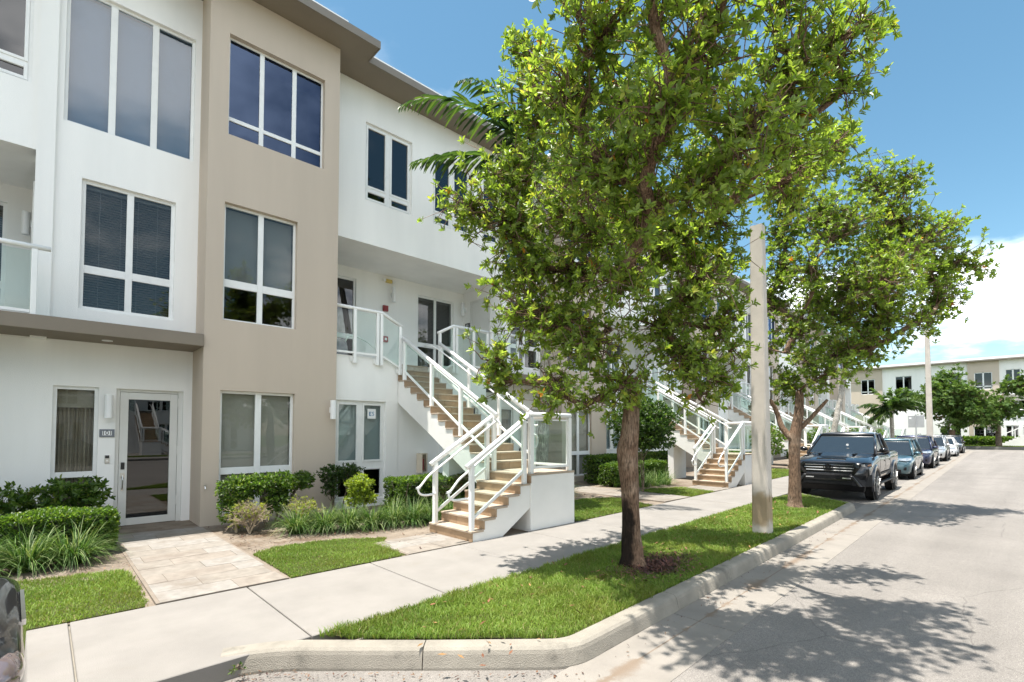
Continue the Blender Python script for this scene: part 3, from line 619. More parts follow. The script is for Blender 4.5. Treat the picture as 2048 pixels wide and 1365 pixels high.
    # entrance door: glazed leaf in a frame
    d0, d1, dz = 0.94, 1.97, 2.535
    fr = MB().box(d0, d0 + .06, 11.46, 11.58, 0.0, dz).box(d1 - .075, d1, 11.46, 11.58, 0.0, dz).box(d0 + .06, d1 - .075, 11.46, 11.58, dz - .05, dz)
    door = fr.build('door', MATS['door_white'], h, bevel=0.004, seg=1)
    lf = MB(); a, b, z0, z1 = d0 + .065, d1 - .08, 0.03, dz - .055
    lf.box(a, a + .125, 11.48, 11.53, z0, z1).box(b - .12, b, 11.48, 11.53, z0, z1).box(a + .125, b - .12, 11.48, 11.53, z1 - .13, z1).box(a + .125, b - .12, 11.48, 11.53, z0, z0 + .13)
    lf.build('leaf', MATS['door_white'], door, bevel=0.004, seg=1)
    MB().box(a + .125, b - .12, 11.505, 11.512, z0 + .13, z1 - .13).build('pane', MATS['dark_glass'], door)
    for zz_ in (0.35, 1.30, 2.22): MB().box(b - .004, b + .016, 11.455, 11.478, zz_, zz_ + .17).build('hinge', MATS['door_white'], door)
    MB().box(a + .032, a + .088, 11.462, 11.48, 1.06, 1.19).build('keypad', MATS['black_plastic'], door, bevel=0.02, seg=3)
    hb = MB().box(a + .03, a + .09, 11.468, 11.48, 0.90, 1.00).tube([(a + .06, 11.47, .95), (a + .06, 11.43, .93), (a + .06, 11.415, .87), (a + .06, 11.415, .76), (a + .06, 11.43, .72), (a + .06, 11.475, .70)], .011, 8).box(a + .04, a + .08, 11.468, 11.48, .67, .73)
    hb.build('handle', MATS['steel'], door)
    # upper door on the side wall of the recess
    dd = MB().box(10.17, 10.198, 11.70, 11.76, 3.49, 6.06).box(10.17, 10.198, 12.66, 12.72, 3.49, 6.06).box(10.17, 10.198, 11.76, 12.66, 6.0, 6.06)
    ud = dd.build('door', MATS['door_white'], h)
    MB().box(10.182, 10.197, 11.762, 12.658, 3.50, 5.998).build('leaf', MATS['door_white'], ud)
    MB().lathe([(0.008, 10.178), (0.008, 10.185)], (0, 12.2, 5.05), 8, 'x').build('peephole', MATS['ink_black'], ud)
    for zz_ in (3.9, 5.2): MB().box(10.165, 10.185, 11.75, 11.775, zz_, zz_ + .13).build('hinge', MATS['steel'], ud)
    return h
house0 = make_house('near white and tan house with glazed entrance door numbered 101')
HL = ['white and tan house beside the ball-shaped shrub, directly behind the near tree', 'third house of the row, behind the second street tree', 'fourth house of the row, behind the black pickup', 'fifth house of the row, far along the street', 'sixth and farthest house of the row']
houses = [house0]
for n_ in range(1, 6):
    c = copy_tree(house0); c.location = (3.4 + UX * n_, 10.5 + UY * n_, 0); c['label'] = HL[n_ - 1]; houses.append(c)
c = copy_tree(house0); c.location = (3.4 - 10.4, 10.5, 0); c['label'] = 'house at the left edge with a glass balcony above the brown canopy'; houses.append(c)

# ------------------------------------------------------------------ fittings on the near houses
def wall_lamp(x, y, z0, z1, side, label, on='y'):
    r_ = 0.062; cx, cy = (x, y - 0.13) if on == 'y' else (x - 0.13, y)
    t = thing('wall_lamp', label, 'wall lamp', (cx, cy, z0), 0, 'white cylinder wall lamps')
    MB().lathe([(r_ * .93, z0), (r_, z0 + .004), (r_, z1 - .004), (r_ * .93, z1)], (cx, cy, 0), 24).build('shade', MATS['lamp_white'], t, smooth=False)
    zc = (z0 + z1) / 2
    if on == 'y': MB().box(cx - .03, cx + .03, cy + .04, y + .001, zc - .06, zc + .06).build('bracket', MATS['lamp_white'], t)
    else: MB().box(cx + .04, x + .001, cy - .03, cy + .03, zc - .06, zc + .06).build('bracket', MATS['lamp_white'], t)
    return t
def lamp_at(px_top, py_t, py_b, Y, label):        # px on wall plane
    pass
wall_lamp(0.83, 11.4, 1.99, 2.41, 0, 'white cylinder wall lamp between side window and glazed door')
wall_lamp(4.53, 10.5, 2.02, 2.43, 0, 'white cylinder wall lamp at right edge of the tan tower')
wall_lamp(7.50, 13.15, 5.63, 6.08, 0, 'white cylinder wall lamp on the balcony above the red alarm')
wall_lamp(10.2, 12.98, 5.62, 6.05, 0, 'white cylinder wall lamp on the balcony beside the upper door', 'x')
wall_lamp(-0.2, 12.9, 5.45, 5.88, 0, 'white cylinder wall lamp on the left edge balcony', 'x')
wall_lamp(4.53 + UX, 10.5 + UY, 2.02, 2.43, 0, 'white cylinder wall lamp on the second tan tower behind the near trunk')
def number_sign(x0, x1, z0, z1, y, txt, label, dark):
    t = thing('number_sign', label, 'sign', ((x0 + x1) / 2, y, z0))
    MB().box(x0, x1, y - .02, y - .001, z0, z1).build('plate', MATS['ink_black' if dark else 'sign_grey'], t, bevel=0.003, seg=1)
    dx_, dz_ = (x1 - x0) * .19, (z1 - z0) * .22
    MB().box(x0 + dx_, x1 - dx_, y - .024, y - .019, z0 + dz_, z1 - dz_).build('panel', MATS['sign_white'], t)
    me = text_mesh(txt, (z1 - z0) * .62, 0.001); o = link('numerals', me, MATS['ink_black'], t); o.location = (0, -0.0255, (z1 - z0) / 2); o.rotation_euler = (R(90), 0, 0); o.scale = (1.15, 1.25, 1)
    return t
number_sign(0.72, 0.93, 1.655, 1.795, 11.4, '101', 'grey and white house number plate 101 below the wall lamp', False)
s2 = number_sign(-0.12, 0.12, 0.0, 0.17, 0.0, '102', 'small dark framed number plate beside the upper balcony door', True)
s2.location = (10.2, 12.88, 5.20); s2.rotation_euler = (0, 0, R(-90))
t = thing('doorbell', 'small video doorbell between the number plate and the door', 'doorbell', (0.835, 11.4, 1.19))
MB().box(0.80, 0.87, 11.375, 11.399, 1.19, 1.335).build('body', MATS['steel'], t, bevel=0.006, seg=2)
MB().box(0.806, 0.864, 11.371, 11.376, 1.275, 1.328).build('camera_window', MATS['black_plastic'], t)
MB().lathe([(0.016, -.004), (0.016, .0)], (0.835, 11.373, 1.235), 14, 'y').build('button', MATS['lamp_white'], t)
t = thing('window_sign', 'white card with blue ES lettering stuck inside the ground window', 'sign', (5.63, 10.78, 2.12))
MB().box(5.53, 5.74, 10.762, 10.766, 2.06, 2.29).build('card', MATS['sign_white'], t)
q = MB()
for k_, z_ in enumerate((2.125, 2.165, 2.205)): q.box(5.572 + (0.012 if k_ == 1 else 0), 5.628 - (0.01 if k_ == 1 else 0), 10.7595, 10.762, z_, z_ + .016)
q.box(5.572, 5.588, 10.7595, 10.762, 2.125, 2.221); q.build('letter_e', MATS['ink_blue'], t)
o = link('letter_s', text_mesh('S', 0.135, .001), MATS['ink_blue'], t); o.location = (5.672 - 5.63, 10.761 - 10.78, 2.172 - 2.12); o.rotation_euler = (R(90), 0, 0); o.scale = (0.95, 1.0, 1)
t = thing('emergency_light', 'yellowed twin-head emergency light under the balcony ceiling', 'emergency light', (7.38, 13.1, 6.2))
MB().box(7.28, 7.48, 13.07, 13.149, 6.20, 6.30).build('case', MATS['exit_yellow'], t, bevel=.01, seg=2)
for sx in (-1, 1): MB().lathe([(0.045, -.035), (0.05, .0), (0.03, .03)], (7.38 + sx * .16, 13.09, 6.245), 16, 'y').build('lamp_head', MATS['lamp_white'], t)
for (z_, zz_, nm, lb, ct) in ((5.33, 5.50, 'alarm_strobe', 'red fire alarm strobe on the balcony wall below the lamp', 'fire alarm'), (4.41, 4.58, 'alarm_pull_box', 'red fire alarm pull box on the balcony wall behind the glass', 'fire alarm')):
    t = thing(nm, lb, ct, (7.28, 13.149, z_))
    MB().box(7.20, 7.36, 13.08, 13.149, z_, zz_).build('case', MATS['alarm_red'], t, bevel=.008, seg=2)
    if nm == 'alarm_pull_box': MB().box(7.245, 7.315, 13.072, 13.08, z_ + .05, z_ + .12).build('handle', MATS['sign_white'], t)
    else: MB().box(7.235, 7.325, 13.066, 13.08, z_ + .05, zz_ - .04).build('lens', MATS['alarm_red'], t, bevel=.006, seg=1)
t = thing('hose_cabinet', 'small open cream utility cabinet on the white wall under the stairs', 'cabinet', (6.95, 10.68, 0.72))
q = MB().box(6.83, 6.86, 10.56, 10.679, .72, 1.21).box(7.05, 7.08, 10.56, 10.679, .72, 1.21).box(6.86, 7.05, 10.56, 10.679, 1.18, 1.21).box(6.86, 7.05, 10.56, 10.679, .72, .75).box(6.86, 7.05, 10.66, 10.679, .75, 1.18)
q.build('box', MATS['box_cream'], t)
MB().box(6.80, 6.815, 10.38, 10.56, .73, 1.20).build('open_door', MATS['box_cream'], t)
MB().lathe([(0.035, .78), (.045, .80), (.045, 1.05), (.02, 1.08), (.02, 1.12)], (6.955, 10.61, 0), 14).build('meter', MATS['alarm_red'], t)
t = thing('tap', 'small garden tap on the corner of the tan tower', 'tap', (2.2, 10.5, 0.72))
MB().tube([(2.17, 10.5, .74), (2.17, 10.44, .74), (2.17, 10.42, .70)], .012, 8).build('spout', MATS['steel'], t)
MB().lathe([(0.022, .765), (.022, .775)], (2.17, 10.455, 0), 10).build('wheel', MATS['steel'], t)

# ------------------------------------------------------------------ outside staircases
STONE = [mat('stair_tile_%d' % i, c, 0.7, 0.12, 6, 0.12, 60, spec=0.3, col2=c2, c2scale=5, c2lo=.5, c2hi=.72) for i, (c, c2) in enumerate((((0.36, 0.245, 0.15), (0.27, 0.175, 0.105)), ((0.33, 0.225, 0.14), (0.40, 0.285, 0.185)), ((0.37, 0.26, 0.165), (0.29, 0.19, 0.115))))]
LIT_TREAD = [mat('stair_tread_lit_%d' % i, c, 0.75, 0.10, 5, 0.12, 60, spec=0.3, col2=c2, c2scale=4, c2lo=.5, c2hi=.75) for i, (c, c2) in enumerate((((0.44, 0.36, 0.28), (0.36, 0.28, 0.20)), ((0.40, 0.32, 0.24), (0.47, 0.40, 0.32))))]  # same stone as the risers, light on the tops put into paler colours
SX = [4.95, 5.20, 5.46, 5.73, 6.01, 6.28]; RS = 1.0 / 6
Y0, Y1 = 6.13, 7.28
def make_stair(label):
    s = thing('outside_staircase', label, 'staircase', (6.2, 8.5, 0), 0, 'staircases up to the balconies')
    # lower flight and landing block
    prof = [(4.97, -0.1)]
    for i, x in enumerate(SX): prof += [(x + .02, i * RS), (x + .02, (i + 1) * RS - .03)]
    prof[1] = (SX[0] + .02, 0.0)
    prof += [(6.30, 0.97), (6.30, 0.41), (5.64, 0.0), (5.64, -0.1)]
    MB().extrude([(x, Y0 + .02, z) for x, z in prof], (0, Y1 - Y0 - .02, 0)).build('lower_flight', MATS['stair_white'], s)
    MB().box(6.29, 7.5, Y0, Y1, -0.1, 0.965).build('landing_block', MATS['stair_white'], s, bevel=0.006, seg=1)
    prof = [(7.30, 1.0 - .03)]
    n = 15; T = 0.28
    for k in range(n): y = 7.28 + k * T; prof += [(y + .02, 1.0 + k * RS - .03), (y + .02, 1.0 + (k + 1) * RS - .03)]
    prof += [(11.22, 3.20), (11.0, 3.0 - .13), (10.68, 2.45), (9.23, 1.65), (7.30, 0.52)]
    MB().extrude([(6.295, y, z) for y, z in prof], (1.19, 0, 0)).build('upper_flight', MATS['stair_white'], s)
    MB().box(6.42, 7.36, 8.75, 8.98, -0.1, 1.42).build('support_pier', MATS['stair_white'], s)
    # tiles: riser and tread pieces
    for i, x in enumerate(SX):
        z0, z1 = i * RS, (i + 1) * RS
        for a, b in ((Y0 - .004, Y0 + .19), (Y0 + .194, Y0 + .72), (Y0 + .724, Y1 + .02)):
            MB().box(x, x + .019, a, b, z0 + .001, z1 - .032).build('riser_tile', random.choice(STONE), s)
        xe = SX[i + 1] if i < 5 else SX[i] + .30
        for a, b in ((Y0 - .004, Y0 + .60), (Y0 + .604, Y1 + .02)):
            MB().box(x - .018, xe - .001, a, b, z1 - .031, z1).build('tread_tile', random.choice(LIT_TREAD), s, bevel=0.004, seg=1)
    for a, b in ((6.584, 7.04), (7.044, 7.505)):
        for c_, d_ in ((Y0 - .004, Y0 + .6), (Y0 + .604, Y1 - .004)): MB().box(a, b, c_, d_, .966, 1.0).build('landing_tile', random.choice(LIT_TREAD), s)
    for k in range(n):
        y = 7.28 + k * T; z0, z1 = 1.0 + k * RS, 1.0 + (k + 1) * RS
        for a, b in ((6.276, 6.85), (6.854, 7.504)):
            MB().box(a, b, y, y + .019, z0 + .001, z1 - .032).build('riser_tile', random.choice(STONE), s)
            if k < n - 1: MB().box(a, b, y - .018, y + T - .001, z1 - .031, z1).build('tread_tile', random.choice(LIT_TREAD), s, bevel=0.004, seg=1)
            else: MB().box(a, b, y - .018, y + .30, z1 - .031, z1 + .001).build('tread_tile', random.choice(LIT_TREAD), s)
    M = MATS['metal_white']; G = MATS['rail_glass']
    def post(x, y, z0, z1, w=0.065): MB().box(x - w / 2, x + w / 2, y - w / 2, y + w / 2, z0, z1).build('post', M, s, bevel=0.006, seg=1)
    def rail(pts, r_=0.04): MB().tube(pts, r_, 12).build('handrail', M, s, smooth=True)
    def grip(pts, r_=0.019):
        P = fillet(pts, 0.06, 4) if len(pts) > 2 else [Vector(p) for p in pts]
        MB().tube(P, r_, 10).build('grip_rail', M, s, smooth=True)
    def low(a, b, w=.035, h_=.045): MB().bar(a, b, w, h_).build('bottom_rail', M, s)
    def panel(a, b, za0, zb0, za1, zb1):
        """glass between two ground points a,b (x,y)"""
        d_ = Vector((b[0] - a[0], b[1] - a[1], 0)).normalized(); nn = Vector((-d_.y, d_.x, 0)) * .004
        q = MB(); pts = [(a[0], a[1], za0), (b[0], b[1], zb0), (b[0], b[1], zb1), (a[0], a[1], za1)]
        q.extrude([tuple(Vector(p) - nn) for p in pts], tuple(nn * 2)); q.build('glass_panel', G, s)
    # lower flight rails, outer and inner
    for yy, si in ((Y0 + .07, 1), (Y1 - .07, -1)):
        sl = (2.035 - 1.20) / (6.29 - 4.93); top = lambda x: 1.20 + (x - 4.93) * sl
        rail([(4.90, yy, top(4.90) - .0), (6.30, yy, top(6.30))], .042)
        post(5.0, yy, .165, top(5.0) - .03, .075); post(6.19, yy, .83, top(6.19) - .03, .075)
        low((5.03, yy, .36), (6.16, yy, .36 + 1.13 * sl))
        panel((5.04, yy), (6.15, yy), .385, .385 + 1.11 * sl, top(5.04) - .07, top(6.15) - .07)
        gy = yy + si * .075
        g = [(6.28, gy, top(6.28) - .12), (4.80, gy, top(4.80) - .13), (4.62, gy, top(4.62) - .21), (4.585, gy, .80), (4.63, gy, .69), (4.75, gy, .665), (4.95, gy, .675), (5.0, yy, .675)]
        if si < 0: g = [(6.33, gy, top(6.28) - .08), (6.16, gy, top(6.16) - .12)] + g[1:]
        grip(g)
        for xq in (5.0, 6.19): MB().tube([(xq, yy, top(xq) - .2), (xq, gy, top(xq) - .19), (xq, gy, top(xq) - .13)], .009, 6).build('bracket', M, s)
    # landing rail: front and end
    yy = Y0 + .07
    rail([(6.27, yy, 2.06), (7.46, yy, 2.06)], .045); post(6.36, yy, 1.0, 2.02, .085); post(7.42, yy, 1.0, 2.02, .085)
    low((6.40, yy, 1.10), (7.38, yy, 1.10)); panel((6.45, yy), (7.34, yy), 1.13, 1.13, 1.96, 1.96)
    MB().box(6.40, 6.43, yy - .015, yy + .015, 1.11, 1.98).box(7.35, 7.38, yy - .015, yy + .015, 1.11, 1.98).box(6.43, 7.35, yy - .015, yy + .015, 1.955, 1.98).build('glass_trim', M, s)
    rail([(7.42, yy, 2.06), (7.42, Y1 - .04, 2.06)], .042); post(7.42, Y1 - .06, 1.0, 2.02, .075); low((7.42, yy + .04, 1.10), (7.42, Y1 - .10, 1.10)); panel((7.42, yy + .06), (7.42, Y1 - .12), 1.13, 1.13, 1.98, 1.98)
    grip([(6.36, yy + .05, 1.70), (6.50, yy + .10, 1.70), (6.62, yy + .10, 1.69), (6.65, yy + .10, 1.60), (6.62, yy + .10, 1.47), (6.48, yy + .10, 1.46), (6.36, yy + .05, 1.46)])
    grip([(6.36, yy + .07, 1.92), (6.54, yy + .14, 1.92), (6.60, yy + .14, 1.84), (6.57, yy + .14, 1.60), (6.45, yy + .14, 1.58)])
    # upper flight rails
    sl = RS / T
    for xx, si in ((6.345, 1), (7.435, -1)):
        top = lambda y: 2.09 + (y - 7.14) * (4.03 - 2.09) / (10.53 - 7.14)
        nose = lambda y: 1.0 + (y - 7.28) * sl + RS
        rail([(xx, 7.10, top(7.10)), (xx, 10.56, top(10.56))], .045)
        ps = [7.18, 8.24, 9.31, 10.47]
        for y in ps: post(xx, y, max(.99, nose(y) - .35 if y > 7.3 else .99), top(y) - .03, .075)
        for a, b in zip(ps, ps[1:]):
            low((xx, a + .035, nose(a) + .14 - (0 if a > 7.3 else 0.0)), (xx, b - .035, nose(b) + .14)); panel((xx, a + .045), (xx, b - .045), nose(a) + .18, nose(b) + .13, top(a) - .05, top(b) - .09)
        gx = xx + si * .08
        grip([(xx + si * .02, 7.02, top(7.18) - .22), (gx, 7.06, top(7.1) - .20), (gx, 7.2, top(7.2) - .13), (gx, 10.50, top(10.50) - .13), (gx + si * .05, 10.75, top(10.6) - .06), (gx + si * .12, 10.95, top(10.6) - .06)])
        for y in ps: MB().tube([(xx, y, top(y) - .2), (gx, y, top(y) - .19), (gx, y, top(y) - .14)], .009, 6).build('bracket', M, s)
    # balcony rails either side of the stair head
    yy = 10.615; zt = 4.59
    def bal(xs_, xe_, x_slope):
        pass
    rail([(4.665, yy, zt), (5.80, yy, zt), (6.36, yy, zt - .26)], .04)
    for x in (5.12, 5.69, 5.79, 6.30): post(x, yy, 3.32 if x < 6 else 3.14, (zt if x < 5.85 else zt - .23) - .03, .07)
    low((4.665, yy, 3.56), (5.09, yy, 3.56)); low((5.15, yy, 3.56), (5.66, yy, 3.56)); low((5.82, yy, 3.55), (6.27, yy, 3.33))
    panel((4.67, yy), (5.08, yy), 3.59, 3.59, 4.53, 4.53); panel((5.17, yy), (5.64, yy), 3.59, 3.59, 4.53, 4.53); panel((5.83, yy), (6.26, yy), 3.58, 3.37, 4.51, 4.30)
    rail([(7.42, yy, zt - .26), (7.92, yy, zt), (9.16, yy, zt)], .04)
    for x in (7.48, 7.93, 8.03, 8.62, 9.12): post(x, yy, 3.32 if x > 7.6 else 3.14, (zt if x > 7.9 else zt - .23) - .03, .07)
    low((7.51, yy, 3.33), (7.90, yy, 3.55)); low((8.06, yy, 3.56), (8.59, yy, 3.56)); low((8.65, yy, 3.56), (9.09, yy, 3.56))
    panel((7.52, yy), (7.89, yy), 3.37, 3.58, 4.30, 4.51); panel((8.07, yy), (8.58, yy), 3.59, 3.59, 4.53, 4.53); panel((8.66, yy), (9.08, yy), 3.59, 3.59, 4.53, 4.53)
    for x in (5.12, 5.69, 5.79, 6.30, 7.48, 7.93, 8.03, 8.62):
        z = 3.36 if 7.6 < x or x < 6 else 3.18
        q = MB().box(x - .085, x + .085, yy + .034, yy + .046, z, z + .12).box(x - .07, x - .05, yy + .025, yy + .034, z + .05, z + .07).box(x + .05, x + .07, yy + .025, yy + .034, z + .05, z + .07)
        q.build('bolt_plate', M, s)
    for cx in (5.50,):
        grip([(cx - .45, yy + .35, 3.85), (cx - .38, yy + .35, 4.0), (cx - .2, yy + .35, 4.02), (cx + .1, yy + .35, 3.92), (cx + .8, yy + .35, 3.45)])
    # rail on the canopy part of the balcony
    y2 = 10.53
    rail([(9.16, y2, zt + .02), (10.42, y2, zt + .02)], .04)
    for x in (9.22, 9.80, 10.24): post(x, y2, 3.55, zt - .02, .07)
    for a, b in ((9.26, 9.76), (9.84, 10.20)): low((a, y2, 3.60), (b, y2, 3.60)); panel((a, y2), (b, y2), 3.62, 3.62, 4.54, 4.54)
    return s
stair0 = make_stair('near staircase with tan tiled steps and white landing block by the pavement')
SL = ['second staircase, between the ball-shaped shrub and the concrete pole', 'third staircase, just left of the black pickup behind the second tree', 'fourth staircase, its rails rising behind the pickup roof', 'fifth staircase, behind the parked cars', 'sixth and farthest staircase of the row']
for n_ in range(1, 6):
    c = copy_tree(stair0); c.location = (6.2 + UX * n_, 8.5 + UY * n_, 0); c['label'] = SL[n_ - 1]
c = copy_tree(stair0); c.location = (6.2 - 10.4, 8.5, 0); c['label'] = 'white balcony rail and stairs at the left edge'
# ------------------------------------------------------------------ vegetation
leaf_mat('leaf', 0.36, 0.55, 0.6); leaf_mat('leaf_matt', 0.6, 0.3, 0.3); leaf_mat('twig_mat', 0.8, 0.0, 0.2)
def bark_mat(name, c, c2, sc=6.0):
    m = mat(name, c, 0.95, 0.25, sc, 0.0, spec=0.1, col2=c2, c2scale=sc * .5, c2lo=.45, c2hi=.65)
    nt = m.node_tree; b = nt.nodes['Principled BSDF']; src = b.inputs['Base Color'].links[0].from_socket
    g = N(nt, 'ShaderNodeNewGeometry'); mp = N(nt, 'ShaderNodeMapping'); mp.inputs['Scale'].default_value = (1, 1, 0.16); L(nt, g.outputs['Position'], mp.inputs['Vector'])
    n = N(nt, 'ShaderNodeTexNoise'); n.inputs['Scale'].default_value = 70; n.inputs['Detail'].default_value = 5; n.inputs['Distortion'].default_value = 0.6; L(nt, mp.outputs[0], n.inputs['Vector'])
    mr = N(nt, 'ShaderNodeMapRange'); mr.inputs['From Min'].default_value = .35; mr.inputs['From Max'].default_value = .65; mr.inputs['To Min'].default_value = 0.45; mr.inputs['To Max'].default_value = 1.5; L(nt, n.outputs['Fac'], mr.inputs['Value'])
    mu = N(nt, 'ShaderNodeMix', data_type='RGBA', blend_type='MULTIPLY'); mu.inputs['Factor'].default_value = 1; L(nt, src, mu.inputs['A']); L(nt, mr.outputs[0], mu.inputs['B']); L(nt, mu.outputs['Result'], b.inputs['Base Color'])
    bp = N(nt, 'ShaderNodeBump'); bp.inputs['Strength'].default_value = 1.0; bp.inputs['Distance'].default_value = 0.02; L(nt, n.outputs['Fac'], bp.inputs['Height']); L(nt, bp.outputs[0], b.inputs['Normal'])
    return m
bark_mat('bark', (0.175, 0.115, 0.078), (0.24, 0.175, 0.125)); bark_mat('bark_grey', (0.20, 0.16, 0.12), (0.13, 0.09, 0.065)); bark_mat('palm_bark', (0.36, 0.34, 0.30), (0.24, 0.22, 0.18), 3)
def soot(m):
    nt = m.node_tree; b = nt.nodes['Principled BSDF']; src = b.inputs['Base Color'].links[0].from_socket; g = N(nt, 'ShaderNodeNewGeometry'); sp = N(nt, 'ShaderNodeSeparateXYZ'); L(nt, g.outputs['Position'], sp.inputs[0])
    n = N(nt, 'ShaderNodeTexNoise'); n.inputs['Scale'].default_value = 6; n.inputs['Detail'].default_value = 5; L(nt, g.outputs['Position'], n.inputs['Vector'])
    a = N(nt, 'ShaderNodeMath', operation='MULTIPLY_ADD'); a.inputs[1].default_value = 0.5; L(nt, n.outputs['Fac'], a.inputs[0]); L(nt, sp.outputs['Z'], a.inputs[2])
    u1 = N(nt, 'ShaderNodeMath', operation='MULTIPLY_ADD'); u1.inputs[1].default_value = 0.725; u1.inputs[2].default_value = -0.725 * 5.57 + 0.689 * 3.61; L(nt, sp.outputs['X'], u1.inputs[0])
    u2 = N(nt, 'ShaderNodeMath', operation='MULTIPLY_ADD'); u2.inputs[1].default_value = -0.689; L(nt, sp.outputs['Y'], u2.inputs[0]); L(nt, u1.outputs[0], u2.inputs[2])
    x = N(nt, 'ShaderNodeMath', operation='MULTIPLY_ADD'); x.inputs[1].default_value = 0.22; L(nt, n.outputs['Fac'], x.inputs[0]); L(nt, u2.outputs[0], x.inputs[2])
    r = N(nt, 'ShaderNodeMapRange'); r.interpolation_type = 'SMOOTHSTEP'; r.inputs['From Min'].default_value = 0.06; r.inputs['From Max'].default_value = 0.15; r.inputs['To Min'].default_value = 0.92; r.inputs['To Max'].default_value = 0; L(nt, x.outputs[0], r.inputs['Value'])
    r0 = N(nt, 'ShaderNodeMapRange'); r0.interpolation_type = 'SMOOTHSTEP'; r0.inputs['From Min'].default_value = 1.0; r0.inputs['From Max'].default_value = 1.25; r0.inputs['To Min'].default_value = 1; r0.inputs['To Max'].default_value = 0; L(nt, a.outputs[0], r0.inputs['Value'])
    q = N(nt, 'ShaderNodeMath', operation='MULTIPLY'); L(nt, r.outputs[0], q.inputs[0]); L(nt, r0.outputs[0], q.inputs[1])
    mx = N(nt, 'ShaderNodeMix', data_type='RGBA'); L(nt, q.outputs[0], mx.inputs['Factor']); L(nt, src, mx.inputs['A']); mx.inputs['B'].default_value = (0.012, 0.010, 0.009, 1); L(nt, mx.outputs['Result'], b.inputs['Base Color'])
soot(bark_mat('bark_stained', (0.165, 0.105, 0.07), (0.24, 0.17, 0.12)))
def unit(a): return a / np.maximum(np.linalg.norm(a, axis=-1, keepdims=True), 1e-9)
def leaves(C, D, Nn, ln, wd, tint, fold=0.18, droop=0.0):
    """C base point, D direction, Nn leaf normal; 6 verts, 4 tris + pointed oval"""
    n = len(C); D = unit(D); S = unit(np.cross(D, Nn)); Nn = np.cross(S, D); ln = ln[:, None]; wd = wd[:, None]
    V = np.zeros((n, 6, 3))
    V[:, 0] = C; V[:, 1] = C + D * ln * .45 + S * wd * .5 + Nn * wd * fold; V[:, 2] = C + D * ln * .78 + S * wd * .40 + Nn * (wd * fold - ln * droop * .5)
    V[:, 3] = C + D * ln - Nn * ln * droop; V[:, 4] = C + D * ln * .78 - S * wd * .40 + Nn * (wd * fold - ln * droop * .5); V[:, 5] = C + D * ln * .45 - S * wd * .5 + Nn * wd * fold
    o = (np.arange(n) * 6)[:, None]
    Fc = np.concatenate([o + [0, 1, 2], o + [0, 2, 3], o + [0, 3, 4], o + [0, 4, 5]], 0)
    return V.reshape(-1, 3), Fc, np.repeat(tint, 6, 0)
def pal(n, cols, w, jit=0.18):
    c = np.array(cols)[rng.choice(len(cols), n, p=np.array(w) / sum(w))]
    return c * rng.uniform(1 - jit, 1 + jit, (n, 1))
GREEN = [(0.145, 0.215, 0.036), (0.205, 0.288, 0.050), (0.275, 0.358, 0.070), (0.365, 0.385, 0.075), (0.58, 0.24, 0.03)]
GW = [3, 4, 3, 1.0, 0.04]
DARK = [(0.030, 0.065, 0.014), (0.045, 0.09, 0.018), (0.07, 0.13, 0.025), (0.11, 0.17, 0.035)]
def rosettes(P, A, k, ln, wd, cols, w, spread=(0.5, 1.25), jit=.18):
    """k leaves round axis A at each point P"""
    n = len(P); A = unit(A); ref = np.where(np.abs(A[:, 2:3]) < .9, np.array([[0, 0, 1.]]), np.array([[1., 0, 0]]))
    U_ = unit(np.cross(A, ref)); W_ = np.cross(A, U_)
    Pk = np.repeat(P, k, 0); Ak = np.repeat(A, k, 0); ph = np.tile(np.arange(k) * 2.39996, n) + np.repeat(rng.uniform(0, 6.28, n), k)
    sp = rng.uniform(*spread, n * k)[:, None]
    rad = np.repeat(U_, k, 0) * np.cos(ph)[:, None] + np.repeat(W_, k, 0) * np.sin(ph)[:, None]
    D = Ak * np.cos(sp) + rad * np.sin(sp); D += rng.normal(0, .12, D.shape)
    Nn = Ak * np.sin(sp) - rad * np.cos(sp)
    Pk = Pk - Ak * (np.tile(np.arange(k), n) * 0.006)[:, None]
    l = rng.uniform(.5, 1.25, n * k) * ln; base = np.repeat(pal(n, cols, w, jit), k, 0); alt = pal(n * k, cols, w, jit)
    t = np.where(rng.random((n * k, 1)) < .6, base, alt)
    return leaves(Pk, D, Nn, l, l * wd * rng.uniform(.85, 1.15, n * k), t, droop=0.08)
def merge(parts):
    V, Fc, T = [], [], []; b = 0
    for v, f, t in parts: V.append(v); Fc.append(f + b); T.append(t); b += len(v)
    return np.concatenate(V), np.concatenate(Fc), np.concatenate(T)
def wig(a, b, n, amp, rnd):
    a, b = Vector(a), Vector(b); l = (b - a).length; out = []
    o1 = Vector((rnd.uniform(-1, 1), rnd.uniform(-1, 1), rnd.uniform(-.5, .5))) * amp * l; o2 = Vector((rnd.uniform(-1, 1), rnd.uniform(-1, 1), rnd.uniform(-.5, .5))) * amp * l * .6
    for i in range(n + 1):
        t = i / n; out.append(a.lerp(b, t) + o1 * math.sin(math.pi * t) + o2 * math.sin(2 * math.pi * t))
    return out
